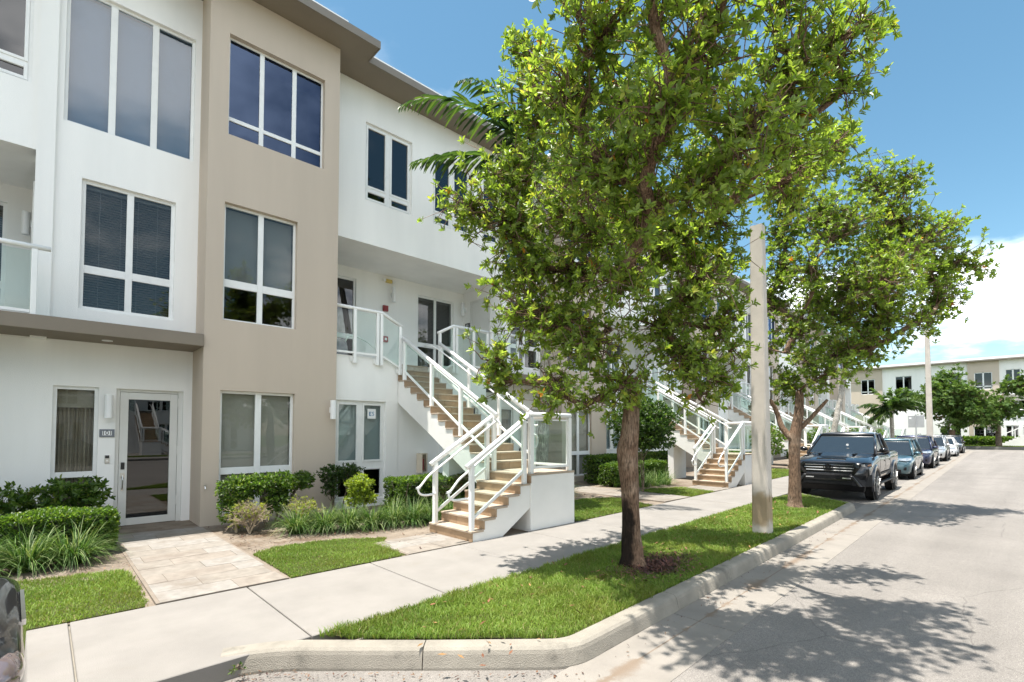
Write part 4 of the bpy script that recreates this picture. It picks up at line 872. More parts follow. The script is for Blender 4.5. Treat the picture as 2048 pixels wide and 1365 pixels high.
def tree(name, label, trunk, tr, forks, blobs, per, k, ln, wd, cols, w, seed, group=None, bark='bark', mat_leaf='leaf', limb_r=0.05, sub_r=0.014, gap=0.0):
    """trunk: polyline, tr: radii; forks: points on the trunk the limbs leave from; blobs: (x,y,z,r) foliage masses"""
    rnd = random.Random(seed)
    t = thing(name, label, 'tree', (trunk[0][0], trunk[0][1], 0), 0, group)
    # trunk with buttressed base, slightly lobed
    q = MB(); n = 18; vs = []; m = 26; P = [Vector(p) for p in trunk]
    pts = []; rad = []
    segs = len(P) - 1
    for i in range(m + 1):
        u = i / m * segs; j = min(int(u), segs - 1); f_ = u - j; pts.append(P[j].lerp(P[j + 1], f_)); rad.append(tr[j] * (1 - f_) + tr[j + 1] * f_)
    for i, (p, r_) in enumerate(zip(pts, rad)):
        for a in range(n):
            an = 2 * math.pi * a / n; rr = r_ * (1 + .07 * math.sin(3 * an + p.z * 2) + .05 * math.sin(5 * an - p.z * 4.1 + seed) + .03 * rnd.uniform(-1, 1)); 
            vs.append((p.x + rr * math.cos(an), p.y + rr * math.sin(an), p.z))
    q.add(vs, [(i * n + a, i * n + (a + 1) % n, (i + 1) * n + (a + 1) % n, (i + 1) * n + a) for i in range(m) for a in range(n)] + [tuple(range(m * n, m * n + n))])
    q.build('trunk', MATS[bark], t, smooth=True, fix=False)
    lim = MB(); tips = []; axes = []
    # limbs branch from blob to blob, thinning outwards
    nodes = [(Vector(f[:3]), None, 0.0) for f in forks]; order = sorted(blobs, key=lambda b: (Vector(b[:3]) - nodes[0][0]).length); links = []
    for b in order:
        c = Vector(b[:3]); k_ = min(range(len(nodes)), key=lambda i_: (nodes[i_][0] - c).length + 0.30 * nodes[i_][2] + rnd.uniform(0, .12)); nodes.append((c, k_, nodes[k_][2] + (nodes[k_][0] - c).length)); links.append(k_)
    load = [1.0] * len(nodes)
    for i_ in range(len(nodes) - 1, len(forks) - 1, -1): load[nodes[i_][1]] += load[i_]
    for bi, blob in enumerate(order):
        bx, by, bz, br_ = blob[:4]; dn_ = blob[4] if len(blob) > 4 else 1.0
        ni = bi + len(forks); c, k_, _ = nodes[ni]; p0 = nodes[k_][0]
        r1 = limb_r * .42 * load[ni] ** .42; r0 = min(limb_r * .42 * (load[ni] + .6) ** .45, limb_r * 1.6)
        pl = wig(p0, c, 6, .09, rnd); lim.tube(pl, [r0 + (r1 - r0) * i / 6 for i in range(7)], 7, cap=False)
        ns = max(5, int(per * br_ * br_ * dn_))
        for j in range(ns):
            d_ = Vector((rnd.gauss(0, 1), rnd.gauss(0, 1), rnd.gauss(0, 1))).normalized() * br_ * (rnd.random() ** .45)
            e = c + d_; s0 = pl[rnd.randint(3, 6)]
            sb = wig(s0, e, 3, .12, rnd); lim.tube(sb, [sub_r, sub_r * .7, sub_r * .45, sub_r * .25], 4, cap=False)
            ax = (e - s0).normalized() * .8 + Vector((0, 0, .55)) + (e - c) * .3
            tips.append(tuple(e)); axes.append(tuple(ax))
            for g in range(rnd.choice((2, 3, 3, 4))):
                p_ = sb[rnd.randint(1, 3)]; p = p_ + Vector((rnd.gauss(0, 1), rnd.gauss(0, 1), rnd.gauss(0, 1))) * .14 * (ln / .09) ** .5; lim.tube([p_, p], [sub_r * .4, sub_r * .22], 3, cap=False)
                tips.append(tuple(p)); axes.append((ax.x + rnd.gauss(0, .5), ax.y + rnd.gauss(0, .5), ax.z + rnd.gauss(0, .4)))
    lim.build('branches', MATS[bark], t, smooth=True, fix=False)
    V, Fc, T = rosettes(np.array(tips), np.array(axes), k, ln, wd, cols, w)
    np_mesh('crown', V, Fc, MATS[mat_leaf], t, tint=T)
    return t, len(Fc)
# near street tree
B1 = [(1130, 170, 4.9, 85), (1225, 55, 4.5, 95), (1330, 215, 4.2, 90), (1420, 70, 4.3, 95), (1500, 250, 4.3, 90), (1580, 115, 4.6, 95), (1665, 85, 4.8, 75), (1735, 45, 4.9, 42), (1600, 255, 5.0, 70), (1200, 320, 4.8, 85), (1410, 370, 4.7, 68), (1300, 410, 4.7, 70), (1560, -50, 4.6, 95), (1350, -70, 4.5, 95), (1150, -90, 4.9, 85), (1690, 175, 5.0, 42),
      (1250, -140, 3.8, 110), (1400, -170, 3.6, 120), (1560, -190, 3.7, 120), (1690, -130, 4.1, 90), (1300, -40, 3.9, 80), (1160, -190, 4.0, 100), (1480, -280, 3.5, 120),
      (1045, 90, 6.3, 50), (1075, 210, 6.4, 85), (1030, 330, 6.4, 70), (1020, 440, 6.5, 85), (935, 410, 6.3, 50), (1050, 620, 6.3, 75), (985, 715, 6.1, 45), (1010, 760, 6.2, 35), (1130, 540, 6.9, 75), (1140, 430, 5.7, 80), (1180, 690, 6.2, 70), (1100, 770, 6.0, 50), (1240, 560, 5.6, 75), (1250, 770, 6.1, 55), (1330, 660, 6.4, 60), (1390, 730, 6.3, 65), (1405, 560, 6.0, 62), (1330, 480, 6.3, 85), (1438, 655, 6.5, 42), (1440, 765, 6.4, 34), (1440, 430, 6.2, 50), (1590, 350, 6.2, 58), (1640, 300, 6.3, 55), (1400, 800, 6.4, 28), (1170, 810, 6.1, 28),
      (1250, 430, 8.0, 80), (1300, 220, 7.8, 80), (1150, 330, 7.7, 75), (1440, 320, 7.6, 75), (1360, 600, 7.8, 55), (1120, 640, 7.4, 50), (1040, 540, 7.0, 60), (1400, 180, 6.3, 80), (1240, 200, 6.0, 80), (1452, 520, 6.4, 36), (1455, 600, 6.5, 32), (1462, 705, 6.6, 28)]
b1 = [(*at(a, b, c), 1.22 * r_ / F_PX * c, .5 if b < -30 else (.8 if b < 130 else 1.0)) for a, b, c, r_ in B1]
tk = [(5.60, 3.60, -.05), (5.59, 3.60, .12), (5.575, 3.61, .5), (5.56, 3.61, 1.0), (5.53, 3.63, 1.5), (5.545, 3.60, 1.75), (5.55, 3.585, 2.1), (5.55, 3.58, 2.45)]
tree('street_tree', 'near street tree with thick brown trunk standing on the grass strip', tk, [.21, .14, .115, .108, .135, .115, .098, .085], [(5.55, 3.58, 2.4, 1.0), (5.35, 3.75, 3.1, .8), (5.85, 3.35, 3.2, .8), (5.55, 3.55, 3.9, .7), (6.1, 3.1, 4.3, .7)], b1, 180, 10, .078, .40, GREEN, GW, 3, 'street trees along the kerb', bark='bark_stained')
lm = MB()
rnd_ = random.Random(2)
# second street tree
B2 = [(1640, 430, 11.3, .7), (1700, 560, 11.5, .85), (1790, 430, 11.5, .75), (1815, 350, 11.5, .42), (1855, 480, 11.4, .62), (1920, 520, 11.5, .45), (1955, 540, 11.5, .25), (1880, 600, 11.5, .55), (1770, 630, 11, .75), (1700, 700, 11, .55), (1660, 745, 10.8, .42), (1600, 650, 11.6, .55), (1575, 770, 12, .5), (1570, 540, 12, .6), (1650, 310, 11.8, .6), (1745, 490, 12.8, .75), (1760, 560, 10.2, .6), (1690, 270, 11.8, .4), (1620, 530, 10.6, .5), (1740, 700, 11.4, .4), (1590, 400, 12, .5), (1630, 600, 12.8, .6), (1850, 640, 11.2, .35), (1690, 440, 10.8, .6), (1740, 360, 11.8, .55), (1800, 520, 10.8, .6), (1860, 550, 12.2, .5), (1620, 720, 11.0, .4), (1680, 620, 12.4, .6), (1900, 450, 11.5, .3), (1560, 460, 12.2, .5), (1535, 600, 12.3, .48), (1600, 330, 12.0, .5), (1545, 380, 12.2, .45), (1520, 700, 12.4, .4)]
b2 = [(*at(a, b, c), r_ * 1.2) for a, b, c, r_ in B2]
tk = [(12.72, 3.82, -.05), (12.72, 3.82, .1), (12.71, 3.81, .5), (12.70, 3.80, 1.2), (12.72, 3.78, 1.7), (12.78, 3.72, 2.2), (12.80, 3.70, 2.7)]
tr2, _ = tree('street_tree', 'second street tree with low forking limbs beside the black pickup', tk, [.21, .145, .122, .115, .125, .10, .08], [(12.78, 3.72, 2.3, 1.0), (12.72, 3.78, 1.6, 1.0), (12.8, 3.70, 2.7, 1.0), (13.2, 3.3, 3.5, .8), (12.6, 3.9, 3.6, .8)], b2, 112, 9, .095, .42, [(0.13, 0.20, 0.032), (0.185, 0.262, 0.042), (0.25, 0.33, 0.06), (0.33, 0.355, 0.065), (0.5, 0.2, 0.03)], [3, 4, 2.4, .5, .03], 5, 'street trees along the kerb')
q = MB().tube(wig((12.70, 3.80, 1.55), at(1540, 800, 11.7), 6, .08, rnd_), [.085, .075, .068, .06, .055, .05, .045], 8, cap=False).tube(wig((12.74, 3.76, 1.75), at(1655, 800, 11.3), 5, .05, rnd_), [.06, .055, .05, .045, .04, .03], 8, cap=False)
q.build('low_limb', MATS['bark'], tr2, smooth=True, fix=False)
# trees by the end building
def blob_crown(c, rx, ry, rz, n, r_, seed):
    rd = random.Random(seed); out = []
    for i in range(n):
        v = Vector((rd.gauss(0, 1), rd.gauss(0, 1), rd.gauss(0, 1))).normalized() * (rd.random() ** .4)
        out.append((c[0] + v.x * rx, c[1] + v.y * ry, c[2] + v.z * rz, r_ * rd.uniform(.7, 1.2)))
    return out
FG = [(0.07, 0.13, 0.03), (0.10, 0.165, 0.038), (0.14, 0.21, 0.05)]
tree('spreading_tree', 'wide spreading green tree in front of the end building', [(73.5, 6.0, -.2), (73.5, 6.0, .8), (73.6, 6.0, 2.0)], [.38, .30, .26], [(73.6, 6, 1.8, 3), (73.0, 7, 3.2, 2.5), (74, 4.8, 3.2, 2.5)], blob_crown((73.8, 5.0, 5.3), 3.4, 6.0, 3.0, 34, 1.25, 9), 15, 7, .42, .42, FG, [3, 3, 2], 9, limb_r=.07, sub_r=.03, mat_leaf='leaf_matt')
tree('slender_tree', 'slim pale-trunked tree right of the wide tree at the road end', [(76.9, 2.45, 0), (76.9, 2.45, 1.5), (76.9, 2.45, 3.0)], [.28, .22, .18], [(76.9, 2.45, 3, 2)], blob_crown((76.9, 2.45, 4.2), 1.6, 1.9, 1.4, 9, .8, 4), 16, 7, .36, .42, FG, [3, 3, 2], 4, limb_r=.05, sub_r=.02, bark='bark_grey', mat_leaf='leaf_matt')
# palms
def frond(q, leaflets, base, az, el, length, droop, nleaf, ll, rnd, lw=0.035):
    pts = []; p = Vector(base); d_ = Vector((math.cos(az) * math.cos(el), math.sin(az) * math.cos(el), math.sin(el))); n = 14
    for i in range(n + 1):
        pts.append(p.copy()); p = p + d_ * (length / n); d_ = (d_ + Vector((0, 0, -droop / n * (0.4 + 1.3 * i / n)))).normalized()
    q.tube(pts, [.028 * (1 - .85 * i / n) for i in range(n + 1)], 5, cap=False)
    C, D, Nn, ln_ = leaflets
    for i in range(nleaf):
        u = .12 + .88 * i / nleaf; j = min(int(u * n), n - 1); f_ = u * n - j; c = pts[j].lerp(pts[j + 1], f_); tn = (pts[j + 1] - pts[j]).normalized()
        sd_ = tn.cross(Vector((0, 0, 1))).normalized()
        for s_ in (-1, 1):
            dv_ = (sd_ * s_ * (.8 + rnd.uniform(-.15, .15)) + tn * (.55 + .5 * u) + Vector((0, 0, rnd.uniform(-.75, -.15)))).normalized()
            C.append(tuple(c)); D.append(tuple(dv_)); Nn.append((rnd.uniform(-.3, .3), rnd.uniform(-.3, .3), 1)); ln_.append(ll * (math.sin(math.pi * min(1, .25 + u * .72)) * .9 + .15) * rnd.uniform(.85, 1.1))
def palm(name, label, base, top, nf, length, ll, seed, cols, r0=.16, r1=.11, fixed=(), group=None, nleaf=44, brown=0, lw=.05, ring=True):
    rnd = random.Random(seed); t = thing(name, label, 'palm tree', (base[0], base[1], 0), 0, group)
    b_, tp = Vector(base), Vector(top); n = 40; pts = []; rr = []
    for i in range(n + 1):
        u = i / n; pts.append(b_.lerp(tp, u) + Vector((.15 * math.sin(u * math.pi), 0, 0))); rr.append((r0 + (r1 - r0) * u) * (1 + (.05 if i % 2 else -.03)) * (1.25 if i < 2 else 1))
    MB().tube(pts, rr, 12).build('trunk', MATS['palm_bark'], t, smooth=False)
    fr = list(fixed)
    for i in range(nf): fr.append((i * 2.39996 + rnd.uniform(-.2, .2), R(rnd.uniform(-5, 75)), length * rnd.uniform(.8, 1.05), rnd.uniform(1.0, 2.0)))
    for i, (az, el, l_, dr) in enumerate(fr):
        q = MB(); lf = ([], [], [], []); frond(q, lf, tp + Vector((0, 0, .05)), az, el, l_, dr, nleaf, ll, rnd)
        st = q.build('frond', MATS['leaf_stem'], t, smooth=True, fix=False)
        C, D, Nn, ln_ = map(np.array, lf); nn_ = len(C)
        cc = [(0.34, 0.20, 0.09), (0.28, 0.15, 0.07)] if i < brown else cols
        V, Fc, T = leaves(C, D, Nn, ln_, np.full(nn_, lw) * rng.uniform(.8, 1.2, nn_), pal(nn_, cc, [1] * len(cc)), fold=.1, droop=.22)
        np_mesh('leaflets', V, Fc, MATS['leaf'], st, tint=T)
    return t
mat('leaf_stem', (0.12, 0.17, 0.04), 0.5, .1)
PC = [(0.028, 0.06, 0.018), (0.045, 0.085, 0.024), (0.07, 0.115, 0.03)]
def az_to(x, y, x0, y0): return math.atan2(y - y0, x - x0)
PT = at(1085, 345, 11.6); PB = (9.0, 8.45, -.1)
f1 = at(835, 180, 11.2); f2 = at(785, 350, 10.9)
palm('palm_tree', 'tall palm behind the near tree with fronds reaching the house windows', PB, PT, 5, 2.5, .72, 5, PC, .15, .10, fixed=[(az_to(f1[0], f1[1], PT[0], PT[1]), R(50), 3.9, 1.75), (az_to(f2[0], f2[1], PT[0], PT[1]), R(12), 3.1, .75), (az_to(f1[0], f1[1], PT[0], PT[1]) + .5, R(60), 3.0, 2.2)], group='palm trees among the planting', lw=.042)
P2 = at(1700, 690, 27)
palm('palm_tree', 'palm with one brown drooping frond showing beyond the second tree', (P2[0] - 1.0, P2[1] + 1.0, -.1), P2, 11, 2.2, .6, 8, PC, .16, .12, fixed=[(az_to(*at(1775, 715, 26.5)[:2], P2[0], P2[1]), R(25), 1.9, 1.4)], brown=1, group='palm trees among the planting', nleaf=26, lw=.08)
P3 = at(1782, 800, 40)
palm('palm_tree', 'short bushy palm at the end of the row near the far sign', (P3[0], P3[1], -.1), (P3[0], P3[1], 3.4), 16, 2.6, .8, 12, PC, .16, .13, group='palm trees among the planting', nleaf=22, lw=.13)
# hedges and shrubs: leaf shells round a twiggy core
def leaf_cloud(P, Nrm, k, ln, wd, cols, w, jit=.25):
    return rosettes(P, Nrm + rng.normal(0, .35, P.shape) + [0, 0, .25], k, ln, wd, cols, w, (.3, 1.2), jit)
def box_pts(x0, x1, y0, y1, z0, z1, dens, rough=.03, rnd_=.06):
    ar = [((x1 - x0) * (y1 - y0), 'z1'), ((x1 - x0) * (z1 - z0), 'y0'), ((x1 - x0) * (z1 - z0) * .4, 'y1'), ((y1 - y0) * (z1 - z0), 'x0'), ((y1 - y0) * (z1 - z0), 'x1')]
    P, Q = [], []
    for a, f_ in ar:
        n = int(a * dens); u, v = rng.random(n), rng.random(n)
        if f_ == 'z1': p = np.stack([x0 + u * (x1 - x0), y0 + v * (y1 - y0), np.full(n, z1)], 1); m = (0, 0, 1)
        elif f_[0] == 'y': p = np.stack([x0 + u * (x1 - x0), np.full(n, y0 if f_ == 'y0' else y1), z0 + v * (z1 - z0)], 1); m = (0, -1 if f_ == 'y0' else 1, 0)
        else: p = np.stack([np.full(n, x0 if f_ == 'x0' else x1), y0 + u * (y1 - y0), z0 + v * (z1 - z0)], 1); m = (-1 if f_ == 'x0' else 1, 0, 0)
        P.append(p); Q.append(np.tile(np.array([m], float), (n, 1)))
    P = np.concatenate(P); Q = np.concatenate(Q)
    low = .035 * np.sin(P[:, 0] * 5.1 + 1) * np.sin(P[:, 1] * 4.3 + P[:, 2] * 6)
    dep = np.abs(rng.normal(0, rough, len(P))) * rng.choice([1, 1, 2.2], len(P))
    P = P + Q * (low - dep)[:, None]
    # round the upper edges
    c = np.array([(x0 + x1) / 2, (y0 + y1) / 2, 0]); hx, hy = (x1 - x0) / 2, (y1 - y0) / 2
    ed = np.maximum(np.abs(P[:, 0] - c[0]) - hx + rnd_, 0) + np.maximum(np.abs(P[:, 1] - c[1]) - hy + rnd_, 0)
    P[:, 2] -= ed * .6 * (P[:, 2] > z1 - .15)
    return P, Q
HG = [(0.05, 0.105, 0.016), (0.085, 0.155, 0.026), (0.135, 0.215, 0.04), (0.20, 0.26, 0.055)]; HW = [3, 4, 3, .8]
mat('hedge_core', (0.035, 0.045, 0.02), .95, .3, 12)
def hedge(name, label, x0, x1, y0, y1, z0, z1, dens=900, ln=.038, cols=HG, w=HW, k=5, group='clipped hedges in the planting bed'):
    t = thing(name, label, 'hedge', ((x0 + x1) / 2, (y0 + y1) / 2, 0), 0, group)
    P, Q = box_pts(x0, x1, y0, y1, z0, z1, dens); V, Fc, T = leaf_cloud(P, Q, k, ln, .5, cols, w)
    np_mesh('foliage', V, Fc, MATS['leaf'], t, tint=T)
    q = MB(); rnd = random.Random(int(x0 * 100))
    for i in range(max(4, int((x1 - x0) * 7))):
        bx, by = rnd.uniform(x0 + .06, x1 - .06), rnd.uniform(y0 + .08, y1 - .08); q.tube(wig((bx, by, -.05), (bx + rnd.uniform(-.15, .15), by + rnd.uniform(-.12, .12), z1 - .06), 3, .08, rnd), [.012, .010, .007, .004], 5, cap=False)
    q.build('stems', MATS['bark_grey'], t, fix=False)
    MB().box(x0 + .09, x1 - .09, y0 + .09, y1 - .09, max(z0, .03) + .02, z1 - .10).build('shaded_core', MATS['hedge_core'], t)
    return t
def blob_pts(c, r_, n, bias=.35):
    v = unit(rng.normal(0, 1, (n, 3))); rad = rng.random(n)[:, None] ** bias; lump = 1 + .12 * np.sin(v[:, :1] * 5 + 1) * np.sin(v[:, 1:2] * 6) + .1 * np.sin(v[:, 2:] * 7)
    return np.array(c) + v * np.array(r_) * rad * lump, v
def shrub(name, label, blobs, n, ln, cols, w, stems=(), k=6, wd=.45, group=None, cat='shrub', leafm='leaf', bark='bark_grey'):
    """blobs: (cx,cy,cz,rx,ry,rz); stems: (x,y) foot points"""
    c0 = blobs[0]; fx, fy = stems[0] if stems else c0[:2]
    t = thing(name, label, cat, (fx, fy, 0), 0, group); parts = []; vol = [b[3] * b[4] + b[3] * b[5] for b in blobs]
    rnd = random.Random(int(abs(c0[0]) * 1000)); q = MB()
    for b, vv in zip(blobs, vol):
        P, Q = blob_pts(b[:3], b[3:6], int(n * vv / sum(vol))); parts.append(leaf_cloud(P, Q, k, ln, wd, cols, w))
        foot = min(stems or [(b[0], b[1])], key=lambda s_: math.hypot(s_[0] - b[0], s_[1] - b[1]))
        q.tube(wig((foot[0], foot[1], -.05), b[:3], 4, .07, rnd), [.018, .016, .013, .010, .006], 6, cap=False)
        for j in range(9):
            e = Vector(b[:3]) + Vector((rnd.uniform(-.8, .8) * b[3], rnd.uniform(-.8, .8) * b[4], rnd.uniform(-.6, .8) * b[5])); q.tube(wig(Vector((foot[0], foot[1], 0)).lerp(Vector(b[:3]), rnd.uniform(.4, .95)), e, 3, .1, rnd), [.009, .007, .005, .003], 4, cap=False)
    q.build('stems', MATS[bark], t, smooth=True, fix=False)
    V, Fc, T = merge(parts); np_mesh('foliage', V, Fc, MATS[leafm], t, tint=T)
    return t
def strap_clump(label, x, y, r_, n, ln, cols, group='strap-leaved border clumps', z=0.0):
    t = thing('border_grass', label, 'border plant', (x, y, z), 0, group)
    a = rng.uniform(0, 6.283, n); rb_ = r_ * .35 * np.sqrt(rng.random(n)); bx, by = x + np.cos(a) * rb_, y + np.sin(a) * rb_
    az = a + rng.normal(0, .5, n); el = rng.uniform(.75, 1.45, n); l = ln * rng.uniform(.7, 1.15, n); seg = 5; w_ = rng.uniform(.008, .014, n)
    p = np.stack([bx, by, np.full(n, z)], 1); d_ = np.stack([np.cos(az) * np.cos(el), np.sin(az) * np.cos(el), np.sin(el)], 1); sd_ = np.stack([-np.sin(az), np.cos(az), 0 * az], 1)
    rows = []; dr = rng.uniform(.25, .55, n)
    for s_ in range(seg + 1):
        wk = w_ * (1 - (s_ / seg) ** 2 * .9); rows.append((p - sd_ * wk[:, None] / 2, p + sd_ * wk[:, None] / 2)); p = p + d_ * (l / seg)[:, None]
        d_ = unit(d_ + np.stack([0 * az, 0 * az, -dr], 1)); p[:, 2] = np.maximum(p[:, 2], z + .015)
    V = np.stack([v for r in rows for v in r], 1); o = (np.arange(n) * (2 * (seg + 1)))[:, None]
    Fc = np.concatenate([o + [2 * s_, 2 * s_ + 1, 2 * s_ + 3, 2 * s_ + 2] for s_ in range(seg)], 0); T = np.repeat(pal(n, cols, [1] * len(cols), .25), 2 * (seg + 1), 0)
    np_mesh('blades', V.reshape(-1, 3), Fc, MATS['grass'], t, tint=T); return t
SG = [(0.035, 0.085, 0.018), (0.06, 0.13, 0.025), (0.11, 0.19, 0.04), (0.26, 0.32, 0.14)]
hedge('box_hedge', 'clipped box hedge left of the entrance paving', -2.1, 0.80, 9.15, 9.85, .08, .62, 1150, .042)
shrub('leafy_shrub', 'loose leafy shrub below the narrow curtained side window', [(-1.2, 10.7, .60, .5, .3, .32), (-.45, 10.65, .62, .45, .28, .32), (.15, 10.6, .66, .42, .28, .32), (.55, 10.6, .70, .32, .25, .30)], 900, .085, HG, HW, [(-1.1, 10.7), (-.3, 10.65), (.4, 10.6)], 6, .42)
for i, (cx, cy, lab) in enumerate(((-1.2, 8.75, 'strap-leaved clump at the far left in front of the box hedge'), (-.62, 8.72, 'strap-leaved clump in front of the box hedge at the left edge'), (-.1, 8.78, 'strap-leaved clump before the middle of the box hedge'), (.32, 8.82, 'strap-leaved clump before the right end of the box hedge'))):
    strap_clump(lab, cx, cy, .42, 460, .62, SG)
shrub('leafy_shrub', 'flat-topped leafy shrub under the tan tower ground window', [(2.52, 9.70, .75, .36, .28, .24), (2.90, 9.66, .80, .40, .28, .20), (3.28, 9.66, .80, .38, .26, .20), (3.62, 9.70, .82, .28, .22, .16), (2.42, 9.66, .42, .22, .22, .26), (3.15, 9.6, .46, .26, .2, .2)], 1900, .058, HG, HW, [(2.52, 9.7), (3.0, 9.6), (3.1, 9.6)], 6, .42)
def twiggy(label, x, y, r_, h_, n, lv):
    t = thing('twiggy_shrub', label, 'shrub', (x, y, 0), 0, 'half-bare twiggy shrubs'); rnd = random.Random(int(x * 77)); q = MB(); tips = []
    def br(p, d_, l, r0, lev):
        e = p + d_ * l; q.tube([p, p.lerp(e, .5) + Vector((rnd.gauss(0, .015), rnd.gauss(0, .015), 0)), e], [r0, r0 * .8, r0 * .55], 4, cap=False)
        if lev == 0: tips.append(tuple(e)); return
        for i in range(rnd.choice((3, 3, 4))):
            nd = (d_ + Vector((rnd.gauss(0, .6), rnd.gauss(0, .6), rnd.gauss(.05, .45)))).normalized(); br(p.lerp(e, rnd.uniform(.5, 1)), nd, l * rnd.uniform(.5, .8), r0 * .6, lev - 1)
    for i in range(n): a = rnd.uniform(0, 6.28); br(Vector((x, y, 0)), Vector((math.cos(a) * .45, math.sin(a) * .45, 1)).normalized(), h_ * .42, .013, 4)
    q.build('twigs', MATS['twig_tan'], t, fix=False)
    tips = np.array(tips); tips = tips[rng.random(len(tips)) < lv]
    V, Fc, T = rosettes(tips, rng.normal(0, 1, tips.shape) + [0, 0, 1], 4, .035, .5, [(0.30, 0.33, 0.05), (0.22, 0.27, 0.05)], [1, 1]); np_mesh('foliage', V, Fc, MATS['leaf'], t, tint=T)
mat('twig_tan', (0.34, 0.27, 0.19), .9, .2, 20)
twiggy('half-bare twiggy shrub nearest the entrance paving', 2.60, 9.25, .4, .62, 9, .22)
twiggy('half-bare twiggy shrub right of the flat-topped shrub', 3.45, 9.25, .4, .62, 8, .3)
t = tag(MB().box(2.44, 2.475, 9.50, 9.535, -.05, .42).build('stake', mat('stake_wood', (0.45, 0.36, 0.25), .8, .15, 9)), 'short pale wooden stake beside the half-bare shrub', 'stake')
shrub('shade_toned_shrub', 'small shrub with shade-darkened leaf colour at the right edge of the tan tower', [(4.35, 9.95, .88, .30, .25, .20), (4.7, 9.95, .92, .28, .22, .18), (4.3, 9.9, .60, .18, .18, .16)], 560, .055, DARK, [3, 4, 2, .6], [(4.35, 9.9), (4.55, 9.9)], 6, .42)  # shade on this shrub is put into its dark leaf colours
shrub('yellow_shrub', 'bright yellow-green small shrub below the sign window', [(4.55, 9.15, .70, .27, .25, .20), (4.45, 9.15, .42, .18, .18, .14), (4.7, 9.1, .45, .18, .18, .12)], 620, .05, [(0.22, 0.29, 0.035), (0.30, 0.36, 0.045), (0.16, 0.23, 0.03)], [3, 3, 2], [(4.55, 9.15)], 6, .5)
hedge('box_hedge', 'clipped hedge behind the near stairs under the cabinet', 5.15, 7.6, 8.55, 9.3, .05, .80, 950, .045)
for i, (cx, cy) in enumerate(((3.22, 8.80), (3.62, 8.60), (4.0, 8.45), (4.38, 8.30), (4.75, 8.22), (5.12, 8.12), (5.5, 8.05), (5.85, 7.95))):
    strap_clump('strap-leaved clump number %s from the left in the border before the near stairs' % ('one two three four five six seven eight'.split()[i]), cx, cy, .36, 420, .56, SG)
# second garden
hedge('box_hedge', 'clipped hedge right of the landing block, left of the near trunk', 11.9 + 1.1, 16.2, 8.95, 9.6, .05, .72, 620, .06)
hedge('box_hedge', 'taller clipped hedge running behind the ball-shaped shrub', 13.2, 18.2, 9.9, 10.4, .05, .95, 420, .06)
hedge('box_hedge', 'low hedge between the landing block and the second entrance', 8.3, 10.9, 9.3, 9.9, .05, .62, 500, .055)
shrub('ball_shrub', 'large ball-shaped shrub on a stem behind the near tree', [(12.6, 7.75, 1.98, .98, .98, .80), (12.4, 7.6, 1.75, .6, .6, .5), (12.9, 7.9, 1.95, .7, .7, .6)], 3600, .085, DARK, [2, 4, 2.4, .8], [(12.6, 7.75)], 6, .45)
for i, (cx, cy) in enumerate(((9.2, 8.35), (10.0, 8.5))): strap_clump(('strap-leaved clump just right of the landing block', 'strap-leaved clump left of the second entrance paving')[i], cx, cy, .4, 240, .6, SG)
for i, (cx, cy) in enumerate(((13.2, 8.5), (13.8, 8.45), (14.4, 8.4), (15.0, 8.4))): strap_clump('strap-leaved clump in the second garden, number %s from the near trunk' % ('one two three four'.split()[i]), cx, cy, .45, 220, .65, SG)
# gardens farther along
for k_ in range(2, 6):
    X0, Y0_ = UX * k_, UY * k_; nm = ('third', 'fourth', 'fifth', 'sixth')[k_ - 2]
    hedge('box_hedge', 'clipped hedge in the %s garden of the row' % nm, 2.6 + X0, 5.0 + X0, 8.9 + Y0_, 9.6 + Y0_, .05, .8, 160, .10, k=4)
    shrub('round_shrub', 'round yellow-green shrub beside the %s staircase' % nm, [(4.4 + X0, 8.0 + Y0_, 1.35, .8, .8, .75)], 420, .13, HG, [1, 3, 4, 2], [(4.4 + X0, 8.0 + Y0_)], 5, .5)
hedge('box_hedge', 'long low hedge along the front of the end building', 80.6, 81.6, -14, 16, .1, 1.0, 40, .3, k=4)
shrub('weed', 'tiny weed growing from the joint at the kerb end', [(1.12, 4.20, -.05, .05, .04, .04)], 7, .032, HG, HW, [(1.12, 4.20)], 4, .35)
# ------------------------------------------------------------------ street furniture
pm = mat('pole_concrete', (0.52, 0.475, 0.415), .9, .10, 3, .4, 90, spec=.2, col2=(0.40, 0.355, 0.295), c2scale=2, c2lo=.6, c2hi=.8)
nt = pm.node_tree; b = nt.nodes['Principled BSDF']; src = b.inputs['Base Color'].links[0].from_socket
g = N(nt, 'ShaderNodeNewGeometry'); sp = N(nt, 'ShaderNodeSeparateXYZ'); L(nt, g.outputs['Position'], sp.inputs[0])
nz = N(nt, 'ShaderNodeTexNoise'); nz.inputs['Scale'].default_value = 4; nz.inputs['Detail'].default_value = 6; L(nt, g.outputs['Position'], nz.inputs['Vector'])
ma = N(nt, 'ShaderNodeMath', operation='MULTIPLY_ADD'); ma.inputs[1].default_value = .35; L(nt, nz.outputs['Fac'], ma.inputs[0]); L(nt, sp.outputs['Z'], ma.inputs[2])
r1 = N(nt, 'ShaderNodeMapRange'); r1.interpolation_type = 'SMOOTHSTEP'; r1.inputs['From Min'].default_value = .80; r1.inputs['From Max'].default_value = .92; r1.inputs['To Min'].default_value = .75; r1.inputs['To Max'].default_value = 0; L(nt, ma.outputs[0], r1.inputs['Value'])
r2 = N(nt, 'ShaderNodeMapRange'); r2.interpolation_type = 'SMOOTHSTEP'; r2.inputs['From Min'].default_value = .28; r2.inputs['From Max'].default_value = .45; L(nt, ma.outputs[0], r2.inputs['Value'])
mm = N(nt, 'ShaderNodeMath', operation='MULTIPLY'); L(nt, r1.outputs[0], mm.inputs[0]); L(nt, r2.outputs[0], mm.inputs[1])
